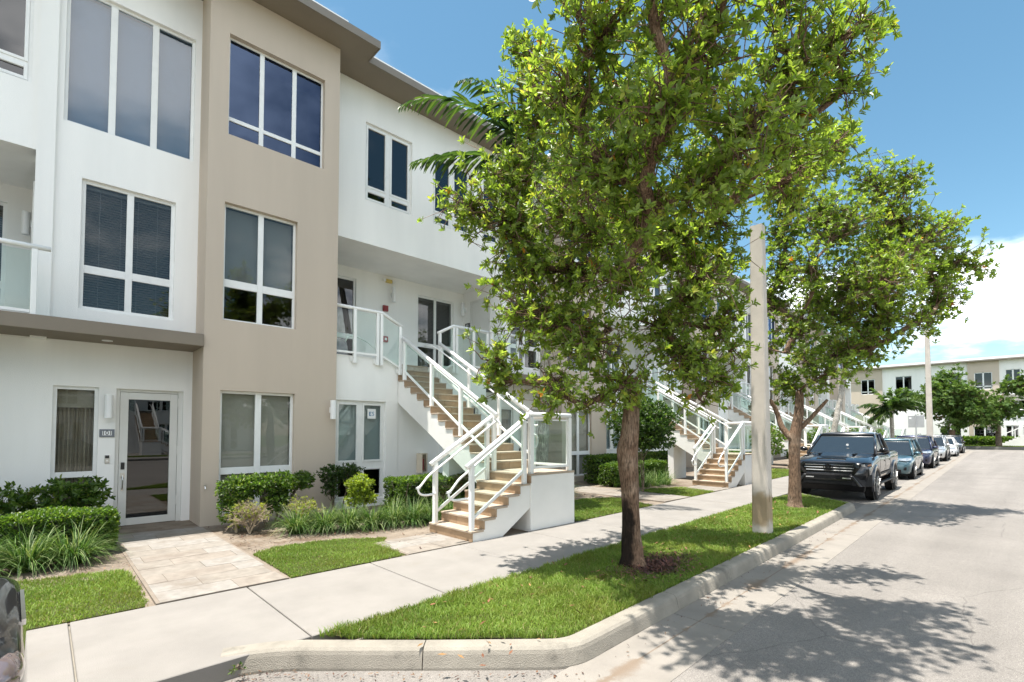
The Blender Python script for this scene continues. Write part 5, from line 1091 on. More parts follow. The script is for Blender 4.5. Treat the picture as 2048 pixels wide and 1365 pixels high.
mx = N(nt, 'ShaderNodeMix', data_type='RGBA'); L(nt, mm.outputs[0], mx.inputs['Factor']); L(nt, src, mx.inputs['A']); mx.inputs['B'].default_value = (0.25, 0.17, 0.07, 1); L(nt, mx.outputs['Result'], b.inputs['Base Color'])
def pole(label, x, y, h_, w0, w1, rot):
    t = thing('concrete_pole', label, 'pole', (x, y, 0), rot, 'square concrete poles', local=True)
    n = 8; ch = .18
    def ring(w, z): a, c = w / 2, w / 2 * (1 - ch); return [(-c, -a, z), (c, -a, z), (a, -c, z), (a, c, z), (c, a, z), (-c, a, z), (-a, c, z), (-a, -c, z)]
    vs = []; m = 24
    for i in range(m + 1): u = i / m; vs += ring(w0 + (w1 - w0) * u, -.1 + (h_ + .1) * u)
    MB().add(vs, [(i * n + k, i * n + (k + 1) % n, (i + 1) * n + (k + 1) % n, (i + 1) * n + k) for i in range(m) for k in range(n)] + [tuple(range(n))[::-1], tuple(range(m * n, m * n + n))]).build('shaft', MATS['pole_concrete'], t)
    MB().box(-.05, .05, -w0 / 2 - .004, -w0 / 2 + .01, .55, .78).build('access_cover', MATS['pole_concrete'], t)
    return t
pole('square tapered concrete pole between the two street trees', 9.02, 3.22, 5.36, .27, .20, R(3))
FP = at(1860, 868, 28)
pole('tall far concrete pole rising behind the parked cars', FP[0], FP[1], 7.6, .30, .22, R(3))
t = thing('street_sign', 'grey back of a street sign behind the parked cars', 'sign', (31.5, 4.75, 0))
SG_ = at(1832, 846, 24.8); t.location = (SG_[0], SG_[1], 0); ORG[t.name] = (0, 0, 0)
mat('galvanised', (0.42, 0.43, 0.43), .5, .06, 4, metal=.3)
MB().tube([(0, 0, -.1), (0, 0, 2.62)], .035, 8).build('post', MATS['galvanised'], t)
q = MB(); q.box(-.02, .02, -.32, .32, -.31, .31); o = q.build('plate', MATS['galvanised'], t, bevel=.01, seg=1); o.location = (.05, 0, 2.28); o.rotation_euler = (0, 0, R(-6))
o = MB().box(-.024, -.02, .18, .28, .12, .2).build('sticker', MATS['sign_white'], t); o.location = (.05, 0, 2.28); o.rotation_euler = (0, 0, R(-6))
t = tag(MB().lathe([(0.008, 0), (.006, 1.6)], at(1008, 200, 14.5)[:2] + (at(1008, 200, 14.5)[2],), 6).build('roof_antenna', MATS['galvanised']), 'thin antenna mast on the roof above the palm', 'antenna')
t.location = (0, 0, -.6)
# ------------------------------------------------------------------ end building across the road
def end_building():
    A = at(1700, 742, 72); B_ = at(2048, 713, 57)
    x0, y0 = 84.5, 20.0
    h = thing('end_building', 'long white and tan building across the end of the road', 'building', (83, 0, .1))
    H0 = 10.35
    def wall(nm, ya, yb, xf, m, holes=(), z0=.0, z1=H0):       # wall facing -X
        q = MB(); wall_holes(q, ya, yb, z0, z1, xf, .4, list(holes)); q.v = [(p[1], p[0], p[2]) for p in q.v]; return q.build(nm, MATS[m], h)
    def win(ya, yb, z0, z1, xf, n=2):
        q = MB(); q.box(xf + .06, xf + .12, ya, ya + .08, z0, z1).box(xf + .06, xf + .12, yb - .08, yb, z0, z1).box(xf + .06, xf + .12, ya, yb, z0, z0 + .08).box(xf + .06, xf + .12, ya, yb, z1 - .08, z1).box(xf + .06, xf + .12, ya, yb, z0 + .32, z0 + .44)
        for i in range(1, n): c = ya + (yb - ya) * i / n; q.box(xf + .06, xf + .12, c - .07, c + .07, z0, z1)
        w = q.build('window', MATS['frame_white'], h)
        for i in range(n): a, b_ = ya + (yb - ya) * i / n, ya + (yb - ya) * (i + 1) / n; MB().box(xf + .09, xf + .10, a, b_, z0, z1).build('pane', MATS['dark_glass'], w)
    segs = [(13.8, 22.0, 82.9, 'stucco_tan', [(14.6, 16.2, 6.9, 9.0)], []), (9.0, 13.8, 83.1, 'stucco_white', [(10.6, 12.4, 6.9, 9.2)], []), (5.2, 9.0, 83.1, 'stucco_white', [(6.0, 7.6, 6.9, 9.2), (5.9, 7.9, .5, 2.5)], []), (2.4, 5.2, 82.9, 'stucco_tan', [(3.0, 4.6, 6.9, 9.0), (2.8, 4.8, .5, 2.4)], [])]
    for ya, yb, xf, m, hs_, _ in segs:
        wall('wall', ya, yb, xf, m, hs_)
        for hh in hs_: win(*hh, xf)
    wall('upper_wall', -14, 2.4, 83.1, 'stucco_white', [(.6, 1.9, 6.9, 9.2), (-3.2, -1.6, 6.9, 9.2), (-7, -5.4, 6.9, 9.2)], 6.2); win(.6, 1.9, 6.9, 9.2, 83.1); win(-3.2, -1.6, 6.9, 9.2, 83.1); win(-7, -5.4, 6.9, 9.2, 83.1)
    wall('recess_wall', -14, 2.4, 85.2, 'stucco_white', [(.2, 1.6, 3.4, 5.6)], 3.3, 6.2); win(.2, 1.6, 3.4, 5.6, 85.2)
    wall('ground_wall', -14, 2.4, 83.0, 'stucco_white', [(.9, 2.0, .3, 2.5), (-.4, .6, .1, 2.5)], 0, 3.3); win(.9, 2.0, .3, 2.5, 83.0); win(-.4, .6, .1, 2.5, 83.0, 1)
    MB().box(83.2, 85.5, -14, 2.4, 3.15, 3.3).build('balcony_floor', MATS['stucco_white'], h); MB().box(83.5, 85.2, -14, 2.4, 6.2, 6.4).build('balcony_ceiling', MATS['stucco_white'], h)
    MB().box(82.3, 96, -14.2, 22.2, H0, H0 + .16).build('roof', MATS['fascia_brown'], h); MB().box(83.2, 83.4, -14, 22, H0 + .16, H0 + .5).build('parapet', MATS['parapet_white'], h)
    MB().box(85.6, 95.9, -14, 22, 0, H0 - .01).build('body', MATS['room'], h)
    q = MB()
    for a, b_ in ((-.2, 2.3),): 
        q.tube([(82.95, a, 4.35), (82.95, b_, 4.35)], .05, 6).box(82.93, 82.97, a, b_, 3.4, 3.47)
        for y in (a, (a + b_) / 2, b_): q.box(82.91, 82.99, y - .04, y + .04, 3.2, 4.35)
    q.build('balcony_rail', MATS['metal_white'], h); MB().box(82.945, 82.955, -.2, 2.3, 3.47, 4.3).build('glass_panel', MATS['rail_glass'], h)
    # its staircase
    s = thing('outside_staircase', 'distant staircase on the end building at the right edge', 'staircase', (81, -.5, .1), 0)
    pr = [(-1.2, .1)]; X_ = 79.2
    prof = [(2.6, .1)]
    for i in range(9): prof += [(2.6 - i * .3, .1 + (i) * .17), (2.6 - i * .3, .1 + (i + 1) * .17)]
    prof += [(-1.6, .1 + 9 * .17), (-1.6, .1)]
    MB().extrude([(79.2, y, z) for y, z in prof], (1.3, 0, 0)).build('lower_flight', MATS['stair_white'], s)
    prof = [(80.5, .1)]
    for i in range(10): prof += [(80.5 + i * .27, 1.63 + i * .17), (80.5 + i * .27, 1.63 + (i + 1) * .17)]
    prof += [(83.2, 3.33), (83.2, .1)]
    MB().extrude([(x, -.3, z) for x, z in prof], (0, -1.3, 0)).build('upper_flight', MATS['stair_white'], s)
    for i in range(10): MB().box(80.485 + i * .27, 80.5 + i * .27, -1.58, -.32, 1.64 + i * .17, 1.79 + i * .17).build('riser_tile', STONE[i % 3], s)
    q = MB()
    for xx in (79.25, 80.45):
        q.tube([(xx, 2.6, 1.2), (xx, -.1, 2.68)], .045, 6).tube([(xx, -.1, 2.68), (xx, -1.55, 2.68)], .045, 6)
        for y, z in ((2.5, .3), (1.2, 1.0), (-.1, 1.63), (-1.5, 1.63)): q.box(xx - .035, xx + .035, y - .035, y + .035, z, z + 1.0)
    for yy in (-.35, -1.55):
        q.tube([(80.5, yy, 2.75), (83.1, yy, 4.4)], .045, 6)
        for i in range(4): q.box(80.6 + i * .8 - .035, 80.6 + i * .8 + .035, yy - .035, yy + .035, 1.7 + i * .5, 2.8 + i * .5)
    q.build('rail', MATS['metal_white'], s)
end_building()
# ------------------------------------------------------------------ parked vehicles (local: +x front, +y left, z up)
def paint(name, c, met=.35): return mat(name, c, .28, .03, 3, metal=met, spec=.5, coat=1.0)
paint('paint_black', (0.004, 0.004, 0.006), .0); paint('paint_teal', (0.045, 0.10, 0.125)); paint('paint_navy', (0.012, 0.017, 0.055)); paint('paint_silver', (0.50, 0.51, 0.52), .6); paint('paint_white', (0.78, 0.78, 0.78), .0); paint('paint_charcoal', (0.03, 0.032, 0.035))
mat('car_trim', (0.008, 0.008, 0.009), .5, .1, 8, spec=.25); mat('car_trim_gloss', (0.008, 0.008, 0.009), .15, .05); mat('tyre', (0.014, 0.014, 0.014), .85, .15, 20); mat('rim_silver', (0.55, 0.55, 0.54), .3, .03, metal=.9); mat('rim_dark', (0.12, 0.12, 0.12), .3, .03, metal=.9)
mat('lamp_clear', (0.55, 0.57, 0.58), .08, .05, 20, metal=.6, coat=1); mat('lamp_red', (0.30, 0.012, 0.012), .1, .05, coat=1); mat('lamp_amber', (0.30, 0.16, 0.10), .15, .05); mat('chrome', (0.75, 0.75, 0.75), .08, .02, metal=1)
cg = mat('car_glass', (0.016, 0.02, 0.022), .02, .05, spec=.5); cg.node_tree.nodes['Principled BSDF'].inputs['IOR'].default_value = 2.0
mat('plate_white', (0.72, 0.74, 0.72), .5, .02); mat('plate_green', (0.05, 0.22, 0.08), .5, .02); mat('plate_orange', (0.75, 0.30, 0.03), .5, .02)
def loft(rings, closed=True):
    q = MB(); n = len(rings[0]); vs = [p for r in rings for p in r]
    fs = [(i * n + k, i * n + (k + 1) % n, (i + 1) * n + (k + 1) % n, (i + 1) * n + k) for i in range(len(rings) - 1) for k in range(n)]
    fs += [tuple(range(n))[::-1], tuple(range((len(rings) - 1) * n, len(rings) * n))]
    return q.add(vs, fs)
def interp(tab, x):
    for (a, *va), (b, *vb) in zip(tab, tab[1:]):
        if a <= x <= b: u = (x - a) / (b - a) if b > a else 0; return [p + (q - p) * u for p, q in zip(va, vb)]
    return tab[0][1:] if x < tab[0][0] else tab[-1][1:]
def body_loft(tab, xs):
    """tab rows: x, z_bottom, z_shoulder, z_top, w_bottom, w_mid, w_shoulder, w_top (half widths)"""
    rings = []
    for x in xs:
        zb, zs, zt, wb, wm, ws, wt = interp(tab, x); zm = zb + (zs - zb) * .55
        half = [(0, zt), (wt * .55, zt - .004), (wt, zt - .025), (ws, zs), (wm + .004, zs - .10), (wm, zm), (wb, zb + .10), (wb - .05, zb), (0, zb)]
        ring = half + [(-y, z) for y, z in half[-2:0:-1]]
        rings.append([(x, y, z) for y, z in ring])
    return loft(rings)
def wheel(t, x, y, r_, w, side, rim='rim_silver', spokes=6):
    """side +1: outer face at +y"""
    wo = y + side * w / 2
    q = MB(); pr = [(r_ * .66, -w / 2), (r_ * .93, -w / 2), (r_, -w / 2 + .03), (r_, w / 2 - .03), (r_ * .93, w / 2), (r_ * .66, w / 2)]
    q.lathe(pr, (x, y, r_), 28, 'y')
    wh = q.build('wheel', MATS['tyre'], t, smooth=False)
    q = MB(); q.lathe([(r_ * .66, -.01), (r_ * .66, .012), (r_ * .60, .015), (r_ * .58, -.01)], (x, wo - side * .0, r_), 28, 'y'); q.lathe([(r_ * .15, -.02), (r_ * .14, .015)], (x, wo, r_), 14, 'y')
    for k in range(spokes):
        a = 2 * math.pi * k / spokes + .3; u = Vector((math.cos(a), 0, math.sin(a))); p = Vector((x, wo - side * .012, r_)); q.bar(p + u * r_ * .1, p + u * r_ * .62, .03 + r_ * .16, .05) if abs(u.z) < .98 else q.box(x - r_ * .12, x + r_ * .12, wo - .03, wo + .0, r_, r_ + (1 if u.z > 0 else -1) * r_ * .62)
    q.build('rim', MATS[rim], wh)
    MB().lathe([(r_ * .60, -.004), (r_ * .60, .0)], (x, wo - side * .035, r_), 24, 'y').build('brake', MATS['car_trim'], wh)
    return wh
def arch(t, x, y, r_, side, m, w=.05, lip=.03, nm='wheel_arch'):
    q = MB(); q.lathe([(r_ * .995, -.002), (r_ * .995, .0)], (x, y + side * .004, r_ * .82), 28, 'y'); q.build('wheel_well', MATS['car_trim'], t)
    vs = []; n = 18
    for i in range(n + 1):
        a = math.pi * (-.08 + 1.16 * i / n)
        for rr, yy in ((r_ * .98, y), (r_ * .98, y + side * lip), (r_ * .98 + w, y + side * lip * .9), (r_ * .98 + w + .012, y - side * .01)): vs.append((x + rr * math.cos(a), yy, r_ * .82 + rr * math.sin(a)))
    MB().add(vs, [(i * 4 + k, i * 4 + k + 1, i * 4 + 5 + k, i * 4 + 4 + k) for i in range(n) for k in range(3)]).build(nm, MATS[m], t, smooth=True)
def cabin(t, base, roof, wb, wr, zb, zr, pm, zrf=None, rail=False):
    """base (x_rear, x_front) at the belt, roof (x_rear, x_front)"""
    (b0, b1), (r0, r1) = base, roof; zrf = zrf or zr
    # glasshouse: solid dark glass
    rings = []; n = 9
    gl = MB(); P = [(b0, zb, wb), (r0, zr - .05, wr), (r1, zrf - .05, wr), (b1, zb, wb)]
    gl.add([(x, s * w, z) for s in (-1, 1) for x, z, w in P] , [(0, 1, 2, 3), (7, 6, 5, 4), (0, 4, 5, 1), (1, 5, 6, 2), (2, 6, 7, 3), (0, 3, 7, 4)])
    g = gl.build('windows', MATS['car_glass'], t, bevel=.03, seg=2)
    # roof skin
    rs = []
    for i in range(n + 1):
        u = i / n; x = r0 - .05 + (r1 - r0 + .10) * u; z = zr + (zrf - zr) * u + .035 * math.sin(math.pi * u); ring = [(x, s, 0) for s in ()]
        w = wr + .025
        rs.append([(x, -w, z - .055), (x, -w + .06, z - .015), (x, -w * .5, z), (x, 0, z + .006), (x, w * .5, z), (x, w - .06, z - .015), (x, w, z - .055), (x, 0, z - .075)])
    loft(rs).build('roof', MATS[pm], t, smooth=True)
    for s in (-1, 1):
        q = MB()
        q.tube([(b1 + .03, s * (wb + .006), zb - .02), ((b1 + r1) / 2 + .015, s * ((wb + wr) / 2 + .012), (zb + zrf) / 2), (r1, s * (wr + .008), zrf - .04)], [.045, .04, .035], 6)
        q.tube([(b0 - .03, s * (wb + .006), zb - .02), ((b0 + r0) / 2 - .01, s * ((wb + wr) / 2 + .012), (zb + zr) / 2), (r0, s * (wr + .008), zr - .04)], [.07, .06, .05], 6)
        mid = (r0 + r1) / 2 - .05; q.tube([(mid + .03, s * (wb + .003), zb - .02), (mid, s * (wr + .008), zr - .04)], [.035, .03], 6)
        q.tube([(r0, s * (wr + .012), zr - .03), (r1, s * (wr + .012), zrf - .03)], .028, 6)
        q.build('pillars', MATS[pm], t, smooth=True)
    if rail:
        for s in (-1, 1): MB().tube([(r0 + .1, s * (wr - .06), zr + .03), (r0 + .3, s * (wr - .06), zr + .07), (r1 - .3, s * (wr - .06), zrf + .07), (r1 - .1, s * (wr - .06), zrf + .03)], .018, 6).build('roof_rail', MATS['car_trim'], t)
def mirror(t, x, y, z, s, m):
    q = MB(); c = Vector((x, y + s * .13, z)); rg = []
    for u, k in ((-.06, .55), (-.03, .95), (.03, 1), (.075, .8), (.10, .3)):
        rg.append([(c.x + u, c.y + .115 * k * math.cos(a), c.z + .075 * k * math.sin(a)) for a in [2 * math.pi * i / 10 for i in range(10)]])
    o = loft(rg).build('mirror', MATS[m], t, smooth=True); MB().bar((x, y - s * .02, z - .05), (x, y + s * .08, z - .03), .05, .04).build('stalk', MATS['car_trim'], o)
def door_lines(t, xs, y, z0, z1, s):
    for x in xs: MB().box(x - .004, x + .004, min(y, y + s * .004), max(y, y + s * .004), z0, z1).build('door_gap', MATS['car_trim'], t)
def make_car(label, loc, rot, kind, pm, L_, W_, H_, wb_, wr_, group='cars parked along the kerb', rail=False, rim='rim_silver', name='parked_car', cat='car', tail_h=None, belt_h=None, tail_lamp='lamp_red', near=False):
    t = thing(name, label, cat, loc, rot, group, local=True); h = L_ / 2; w = W_ / 2
    suv = kind == 'suv'; belt = belt_h or H_ * (.60 if suv else .62); hood = H_ * (.60 if suv else .58); nose = H_ * (.50 if suv else .46); zb = .20 if suv else .16
    tail = tail_h or H_ * (.62 if suv else .66)
    tab = [(-h, zb + .22, tail - .20, tail - .12, w * .72, w * .80, w * .76, w * .62), (-h + .06, zb + .10, tail - .12, tail - .03, w * .84, w * .90, w * .86, w * .72), (-h + .28, zb + .03, belt - .05, tail, w * .92, w * .98, w * .94, w * .80), (-wb_ / 2, zb, belt - .05, belt + .01, w * .96, w, w * .97, w * .86), (0, zb, belt - .05, belt, w * .95, w * .985, w * .965, w * .86), (h - 1.35, zb, belt - .07, belt - .01, w * .95, w * .99, w * .96, w * .85),
           (wb_ / 2 + .05, zb + .01, hood - .09, hood - .0, w * .96, w, w * .95, w * .80), (h - .32, zb + .03, nose - .02, nose + .10, w * .92, w * .95, w * .90, w * .74), (h - .10, zb + .05, nose - .08, nose + .03, w * .84, w * .86, w * .82, w * .66), (h, zb + .12, nose - .18, nose - .08, w * .66, w * .70, w * .66, w * .52)]
    xs = sorted({r[0] for r in tab} | set(np.linspace(-h + .3, h - .35, 12)))
    bo = body_loft(tab, xs).build('body', MATS[pm], t, smooth=True)
    if near: md = bo.modifiers.new('smooth', 'SUBSURF'); md.levels = 2; md.render_levels = 2
    if near: cabin(t, (-h + .22, h - 1.22), (-h + .95, h - 1.95), w * .84, w * .66, belt - .02, H_, pm, H_ - .02, False)
    elif suv: cabin(t, (-h + .12, h - 1.22), (-h + .48, h - 1.95), w * .90, w * .70, belt - .02, H_, pm, H_ - .02, rail)
    else: cabin(t, (-h + .55, h - 1.22), (-h + 1.25, h - 2.05), w * .89, w * .66, belt - .02, H_, pm, H_ - .01)
    for sx in (-1, 1):
        for sy in (-1, 1):
            arch(t, sx * wb_ / 2, sy * (w - .012), wr_ * 1.14, sy, 'car_trim' if suv else pm, .045, .018); wheel(t, sx * wb_ / 2, sy * (w - .105), wr_, .21, sy, rim)
    for s in (-1, 1):
        mirror(t, h - 1.42, s * w * .90, belt + .06, s, pm); door_lines(t, (-wb_ / 2 + .42, .05, wb_ / 2 - .42), s * (w * .985 + .001), zb + .16, belt - .12, s)
        MB().box(-wb_ / 2 + .3, wb_ / 2 - .3, min(s * (w - .03), s * (w + .004)), max(s * (w - .03), s * (w + .004)), zb - .03, zb + .10).build('sill', MATS['car_trim'], t)
        for x in (-.55, .55): MB().box(x - .09, x + .09, min(s * w * .985, s * (w + .01)), max(s * w * .985, s * (w + .01)), belt - .19, belt - .16).build('door_handle', MATS[pm], t)
        q = MB(); q.extrude([(h - .30, s * w * .935, nose - .02), (h - .08, s * w * .78, nose - .05), (h - .03, s * w * .52, nose - .03), (h - .05, s * w * .52, nose + .05), (h - .16, s * w * .76, nose + .06), (h - .40, s * w * .93, nose + .075)], (0.025, s * .012, 0)); q.build('headlight', MATS['lamp_clear'], t)
        q = MB(); q.extrude([(-h + .30, s * w * .955, belt - .16), (-h + .045, s * w * .86, belt - .18), (-h + .0, s * w * .60, belt - .16), (-h + .03, s * w * .58, belt - .04), (-h + .06, s * w * .84, belt - .01), (-h + .30, s * w * .95, belt - .03)], (-.03, s * .012, 0))
        if near:
            q = MB(); q.lathe([(.005, -.19), (.05, -.16), (.075, -.08), (.08, 0), (.075, .08), (.05, .16), (.005, .19)], (-h + .10, s * w * .70, belt - .16), 16, 'y')
        q.build('tail_light', MATS[tail_lamp], t, smooth=near)
        MB().box(h - .12, h - .02, min(s * w * .55, s * w * .80), max(s * w * .55, s * w * .80), zb + .18, zb + .32).build('fog_pocket', MATS['car_trim'], t, bevel=.03, seg=2)
    q = MB(); q.box(h - .08, h + .012, -w * .50, w * .50, nose - .20, nose - .03); gr = q.build('grille', MATS['car_trim_gloss'], t, bevel=.02, seg=2)
    for k in range(3): MB().box(h + .01, h + .022, -w * .48, w * .48, nose - .17 + k * .05, nose - .155 + k * .05).build('grille_bar', MATS['chrome' if suv else 'car_trim'], gr)
    MB().box(h - .10, h + .008, -w * .62, w * .62, zb + .06, zb + .22).build('lower_intake', MATS['car_trim'], t, bevel=.02, seg=2)
    MB().lathe([(.05, 0), (.055, .01), (.04, .014)], (h + .02, 0, nose - .11), 14, 'x').build('emblem', MATS['chrome'], t)
    pd = -h + .05 if near else -h
    MB().box(pd - .012, pd + .06, -w * (.5 if near else .86), w * (.5 if near else .86), zb + .02, zb + .20).build('rear_bumper_trim', MATS['car_trim'], t, bevel=.03, seg=3)
    p = MB().box(pd - .016, pd - .004, -.155, .155, zb + .44, zb + .60).build('number_plate', MATS['plate_white'], t); MB().box(pd - .019, pd - .016, -.04, .04, zb + .47, zb + .56).build('plate_motif', MATS['plate_orange'], p); MB().box(pd - .019, pd - .016, -.14, .14, zb + .575, zb + .592).build('plate_band', MATS['plate_green'], p)
    MB().box(-h + .10, -h + .50, -w * .62, w * .62, H_ - .05, H_ - .015).build('rear_spoiler', MATS[pm], t, bevel=.012, seg=2) if suv and not near else None
    if False: MB().extrude([(-h + .05, -w * .6, tail - .04), (-h + .26, -w * .6, tail - .01), (-h + .24, -w * .6, tail + .02), (-h + .02, -w * .6, tail + .04)], (0, w * 1.2, 0)).build('boot_spoiler', MATS[pm], t, bevel=.012, seg=2)
    MB().box(-h + .015, -h + .03, -.3, .3, belt - .10, belt - .075).build('boot_trim', MATS['chrome'], t)
    MB().box(-h + .3, h - .3, -w * .8, w * .8, .16, zb + .1).build('underbody', MATS['car_trim'], t)
    return t
def car_at(X, side_y, W_): return (X, side_y + W_ / 2, -.15)
ROT = R(180 + 1.9)
def place(Xf, wb_, sidey, W_): return (Xf + wb_ / 2, sidey + W_ / 2 + .031 * wb_ / 2, -.147)
# black pickup
def pickup(label, loc, rot):
    t = thing('pickup_truck', label, 'pickup truck', loc, rot, None, local=True); pm = 'paint_black'; w = .955
    fa, ra, wr_ = 1.72, -1.63, .40
    tab = [(-2.68, .62, 1.16, 1.24, .88, .93, .90, .84), (-2.60, .58, 1.22, 1.28, .90, .945, .92, .86), (-1.63, .55, 1.22, 1.28, .92, .955, .93, .86), (-.98, .50, 1.20, 1.27, .92, .945, .93, .86), (-.94, .50, 1.16, 1.22, .92, .945, .93, .86), (.95, .50, 1.17, 1.25, .92, .945, .93, .84), (1.15, .52, 1.16, 1.27, .92, .95, .93, .80), (1.72, .55, 1.12, 1.225, .93, .955, .93, .80), (2.25, .56, 1.06, 1.15, .92, .95, .92, .78), (2.48, .52, 1.0, 1.09, .90, .93, .89, .75), (2.60, .46, .95, 1.03, .86, .88, .84, .68)]
    body_loft(tab, sorted({r[0] for r in tab} | set(np.linspace(-2.5, 2.4, 14)))).build('body', MATS[pm], t, smooth=True)
    cabin(t, (-.98, 1.12), (-.70, .15), .86, .70, 1.25, 1.87, pm, 1.85)
    q = MB().box(-2.55, -1.05, -.72, .72, 1.20, 1.26); q.build('bed_cover', MATS['car_trim'], t)
    q = MB().extrude([(1.25, -.42, 1.255), (2.35, -.36, 1.115), (2.35, .36, 1.115), (1.25, .42, 1.255)], (0, 0, .03)); q.build('hood_bulge', MATS[pm], t, bevel=.03, seg=2)
    q = MB()
    for s in (-1, 1): q.box(1.25, 1.75, min(s * .40, s * .46), max(s * .40, s * .46), 1.235, 1.262)
    q.build('hood_vent', MATS['car_trim'], t)
    for x in (fa, ra):
        for s in (-1, 1): arch(t, x, s * .935, .50, s, pm, .085, .05); wheel(t, x, s * .85, wr_, .265, s, 'rim_silver', 6)
    # grille: hexagonal frame, bars, emblem
    hexo = [(-.74, .925), (-.62, 1.055), (.62, 1.055), (.74, .925), (.60, .725), (-.60, .725)]; hexi = [(-.65, .92), (-.55, 1.015), (.55, 1.015), (.65, .92), (.53, .765), (-.53, .765)]
    X0 = 2.60
    vs = [(X0 + .075, y, z) for y, z in hexo] + [(X0 + .085, y, z) for y, z in hexi] + [(X0 - .10, y, z) for y, z in hexo] + [(X0 + .02, y, z) for y, z in hexi]
    gr = MB().add(vs, [(i, (i + 1) % 6, 6 + (i + 1) % 6, 6 + i) for i in range(6)] + [(i, 12 + i, 12 + (i + 1) % 6, (i + 1) % 6) for i in range(6)] + [(6 + i, 6 + (i + 1) % 6, 18 + (i + 1) % 6, 18 + i) for i in range(6)]).build('grille', MATS['car_trim_gloss'], t)
    MB().add([(X0 + .022, y, z) for y, z in hexi], [tuple(range(6))]).build('grille_mesh', MATS['ink_black'], gr)
    for z in (.975, .90, .825): MB().tube([(X0 + .05, -.60 + abs(z - .92) * .5, z), (X0 + .06, 0, z), (X0 + .05, .60 - abs(z - .92) * .5, z)], .015, 6).build('grille_bar', MATS['rim_silver'], gr)
    # oval badge
    em = MB()
    def oval(a, b_, r_, z=.905): em.tube([(X0 + .09, a * math.cos(u), z + b_ * math.sin(u)) for u in [2 * math.pi * i / 20 for i in range(21)]], r_, 6, cap=False)
    oval(.115, .075, .011); oval(.032, .07, .008); 
    em.tube([(X0 + .09, .085 * math.cos(u), .93 + .030 * math.sin(u)) for u in [2 * math.pi * i / 16 for i in range(17)]], .008, 6, cap=False); em.build('emblem', MATS['car_trim_gloss'], gr)
    for s in (-1, 1):
        q = MB().extrude([(2.50, s * .74, .93), (2.64, s * .70, 1.02), (2.56, s * .80, 1.065), (2.36, s * .935, 1.06), (2.34, s * .945, .94), (2.52, s * .84, .92)], (.03, s * .01, 0)); hl = q.build('headlight', MATS['car_trim_gloss'], t)
        MB().extrude([(2.60, s * .75, .965), (2.57, s * .83, .96), (2.58, s * .82, 1.02), (2.62, s * .74, 1.02)], (.025, s * .01, 0)).build('lamp', MATS['lamp_clear'], hl); MB().extrude([(2.40, s * .945, .975), (2.53, s * .88, .965), (2.53, s * .88, 1.0), (2.40, s * .945, 1.02)], (.02, s * .012, 0)).build('marker', MATS['lamp_amber'], hl)
        # side vent block and bumper corner
        q = MB().box(2.40, 2.58, min(s * .70, s * .92), max(s * .70, s * .92), .70, .90); sv = q.build('side_vent', MATS['car_trim'], t, bevel=.02, seg=2)
        for k in range(4): MB().box(2.575, 2.592, min(s * .72, s * .90), max(s * .72, s * .90), 0.725 + k * .045, .745 + k * .045).build('vent_slat', MATS['car_trim_gloss'], sv)
        q = MB().extrude([(2.42, s * .97, .42), (2.66, s * .80, .42), (2.74, s * .56, .44), (2.73, s * .60, .70), (2.62, s * .84, .72), (2.42, s * .965, .74)], (.02, 0, 0)); q.build('bumper_corner', MATS['car_trim'], t, bevel=.01, seg=2)
        q = MB().extrude([(2.70, s * .52, .70), (2.76, s * .52, .70), (2.77, s * .72, .42), (2.70, s * .72, .42)], (0, s * .07, 0)); q.build('bumper_strake', MATS[pm], t, bevel=.01, seg=1)
        MB().box(2.735, 2.752, min(s * .34, s * .54), max(s * .34, s * .54), .615, .645).build('fog_strip', MATS['lamp_clear'], t)
        mirror(t, .92, s * .90, 1.36, s, 'car_trim_gloss'); door_lines(t, (.98, .02, -.92), s * .948, .58, 1.12, s)
        for x in (.15, -.78): MB().box(x - .1, x + .1, min(s * .945, s * .965), max(s * .945, s * .965), 1.02, 1.055).build('door_handle', MATS['car_trim_gloss'], t)
        MB().box(-.95, 1.05, min(s * .945, s * .958), max(s * .945, s * .958), .66, .71).build('side_strip', MATS['car_trim'], t)
        MB().box(-.95, 1.15, min(s * .90, s * .99), max(s * .90, s * .99), .40, .45).build('step_bar', MATS['car_trim'], t, bevel=.015, seg=2)
        MB().box(-2.70, -2.64, min(s * .78, s * .93), max(s * .78, s * .93), .86, 1.18).build('tail_light', MATS['lamp_red'], t)
    MB().box(2.45, 2.735, -.60, .60, .44, .72).build('bumper', MATS['car_trim'], t, bevel=.02, seg=2); MB().box(2.55, 2.745, -.58, .58, .565, .60).build('bumper_bar', MATS['car_trim_gloss'], t); MB().box(2.5, 2.70, -.55, .55, .70, .76).build('bumper_top', MATS[pm], t, bevel=.02, seg=2)
    q = MB().extrude([(2.72, -.84, .44), (2.72, .84, .44), (2.60, .80, .27), (2.60, -.80, .27)], (-.2, 0, 0)); q.build('skid_plate', MATS['car_trim'], t, bevel=.02, seg=2)
    MB().box(-2.75, -2.62, -.9, .9, .50, .68).build('rear_bumper', MATS['chrome'], t, bevel=.02, seg=2); MB().box(-2.5, 2.4, -.70, .70, .30, .52).build('underbody', MATS['car_trim'], t)
    MB().box(1.02, 1.08, -.25, .05, 1.245, 1.26).build('wiper', MATS['car_trim'], t)
    MB().lathe([(.035, 0), (.035, .004)], (.80, .12, 1.50), 12, 'x').build('sticker', MATS['sign_white'], t)
    return t
pickup('black pickup truck parked nose-on just beyond the second tree', (16.85 + 1.72, 2.99 + .955 + .055, -.147), ROT)
make_car('teal-blue crossover parked behind the black pickup', place(25.3, 2.62, 3.22, 1.79), ROT, 'suv', 'paint_teal', 4.40, 1.79, 1.60, 2.62, .335)
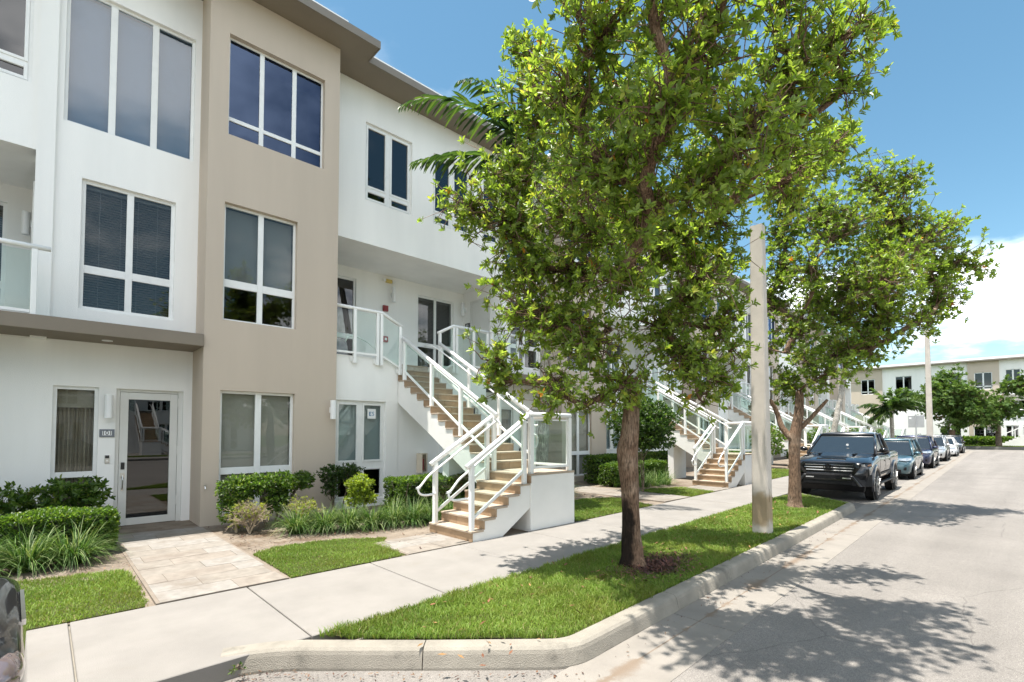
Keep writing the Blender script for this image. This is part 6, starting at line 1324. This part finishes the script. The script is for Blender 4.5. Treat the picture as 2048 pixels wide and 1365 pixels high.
make_car('dark blue crossover, second car behind the pickup', place(33.6, 2.7, 3.50, 1.86), ROT, 'suv', 'paint_navy', 4.62, 1.86, 1.69, 2.70, .36)
make_car('silver crossover behind the dark blue one', place(42.0, 2.7, 3.72, 1.86), ROT, 'suv', 'paint_silver', 4.60, 1.86, 1.67, 2.70, .35, rail=True, rim='rim_dark')
make_car('white saloon car near the end of the parked line', place(50.6, 2.7, 3.92, 1.78), ROT, 'saloon', 'paint_white', 4.63, 1.78, 1.45, 2.70, .32, rim='rim_dark')
make_car('dark car last in the parked line', place(58.5, 2.7, 4.10, 1.80), ROT, 'suv', 'paint_charcoal', 4.5, 1.80, 1.58, 2.66, .33)
mat('lamp_smoke', (0.22, 0.17, 0.165), .08, .05, 20, metal=.5, coat=1)
make_car('glossy black car cut off by the left edge, seen from behind', (-.03 - 2.30, 3.40, -.147), ROT, 'suv', 'paint_black', 4.60, 1.86, 1.44, 2.70, .35, tail_h=1.13, belt_h=1.12, tail_lamp='lamp_smoke', near=True)

# ------------------------------------------------------------------ across the street (seen only in the glass)
for i_, (X_, lb) in enumerate(((9.5, 'facing house across the street mirrored in the near windows'), (-1.1, 'facing house across the street mirrored in the door glass'), (-11.7, 'farther facing house across the street'))):
    c = copy_tree(house0); c.location = (X_, -27.5, 0); c.rotation_euler = (0, 0, math.pi); c['label'] = lb; c['group'] = 'houses facing the row'
    c = copy_tree(stair0); c.location = (X_ - 2.8, -25.5, 0); c.rotation_euler = (0, 0, math.pi); c['label'] = lb.replace('house', 'staircase'); c['group'] = 'staircases facing the row'
make_car('dark car parked across the street, mirrored in the door glass', (1.2, -14.2, -.147), 0.0, 'saloon', 'paint_charcoal', 4.7, 1.84, 1.45, 2.75, .33, group='cars across the street')
tag(MB().box(-60, 60, -40, -16.9, -.3, -.01).build('opposite_pavement', MATS['concrete']), kind='structure')
lawn('lawn', 'grass strip across the street', [(-20, -21.5), (20, -21.5), (20, -19.5), (-20, -19.5)], 120, .05, .1, wid=.05)
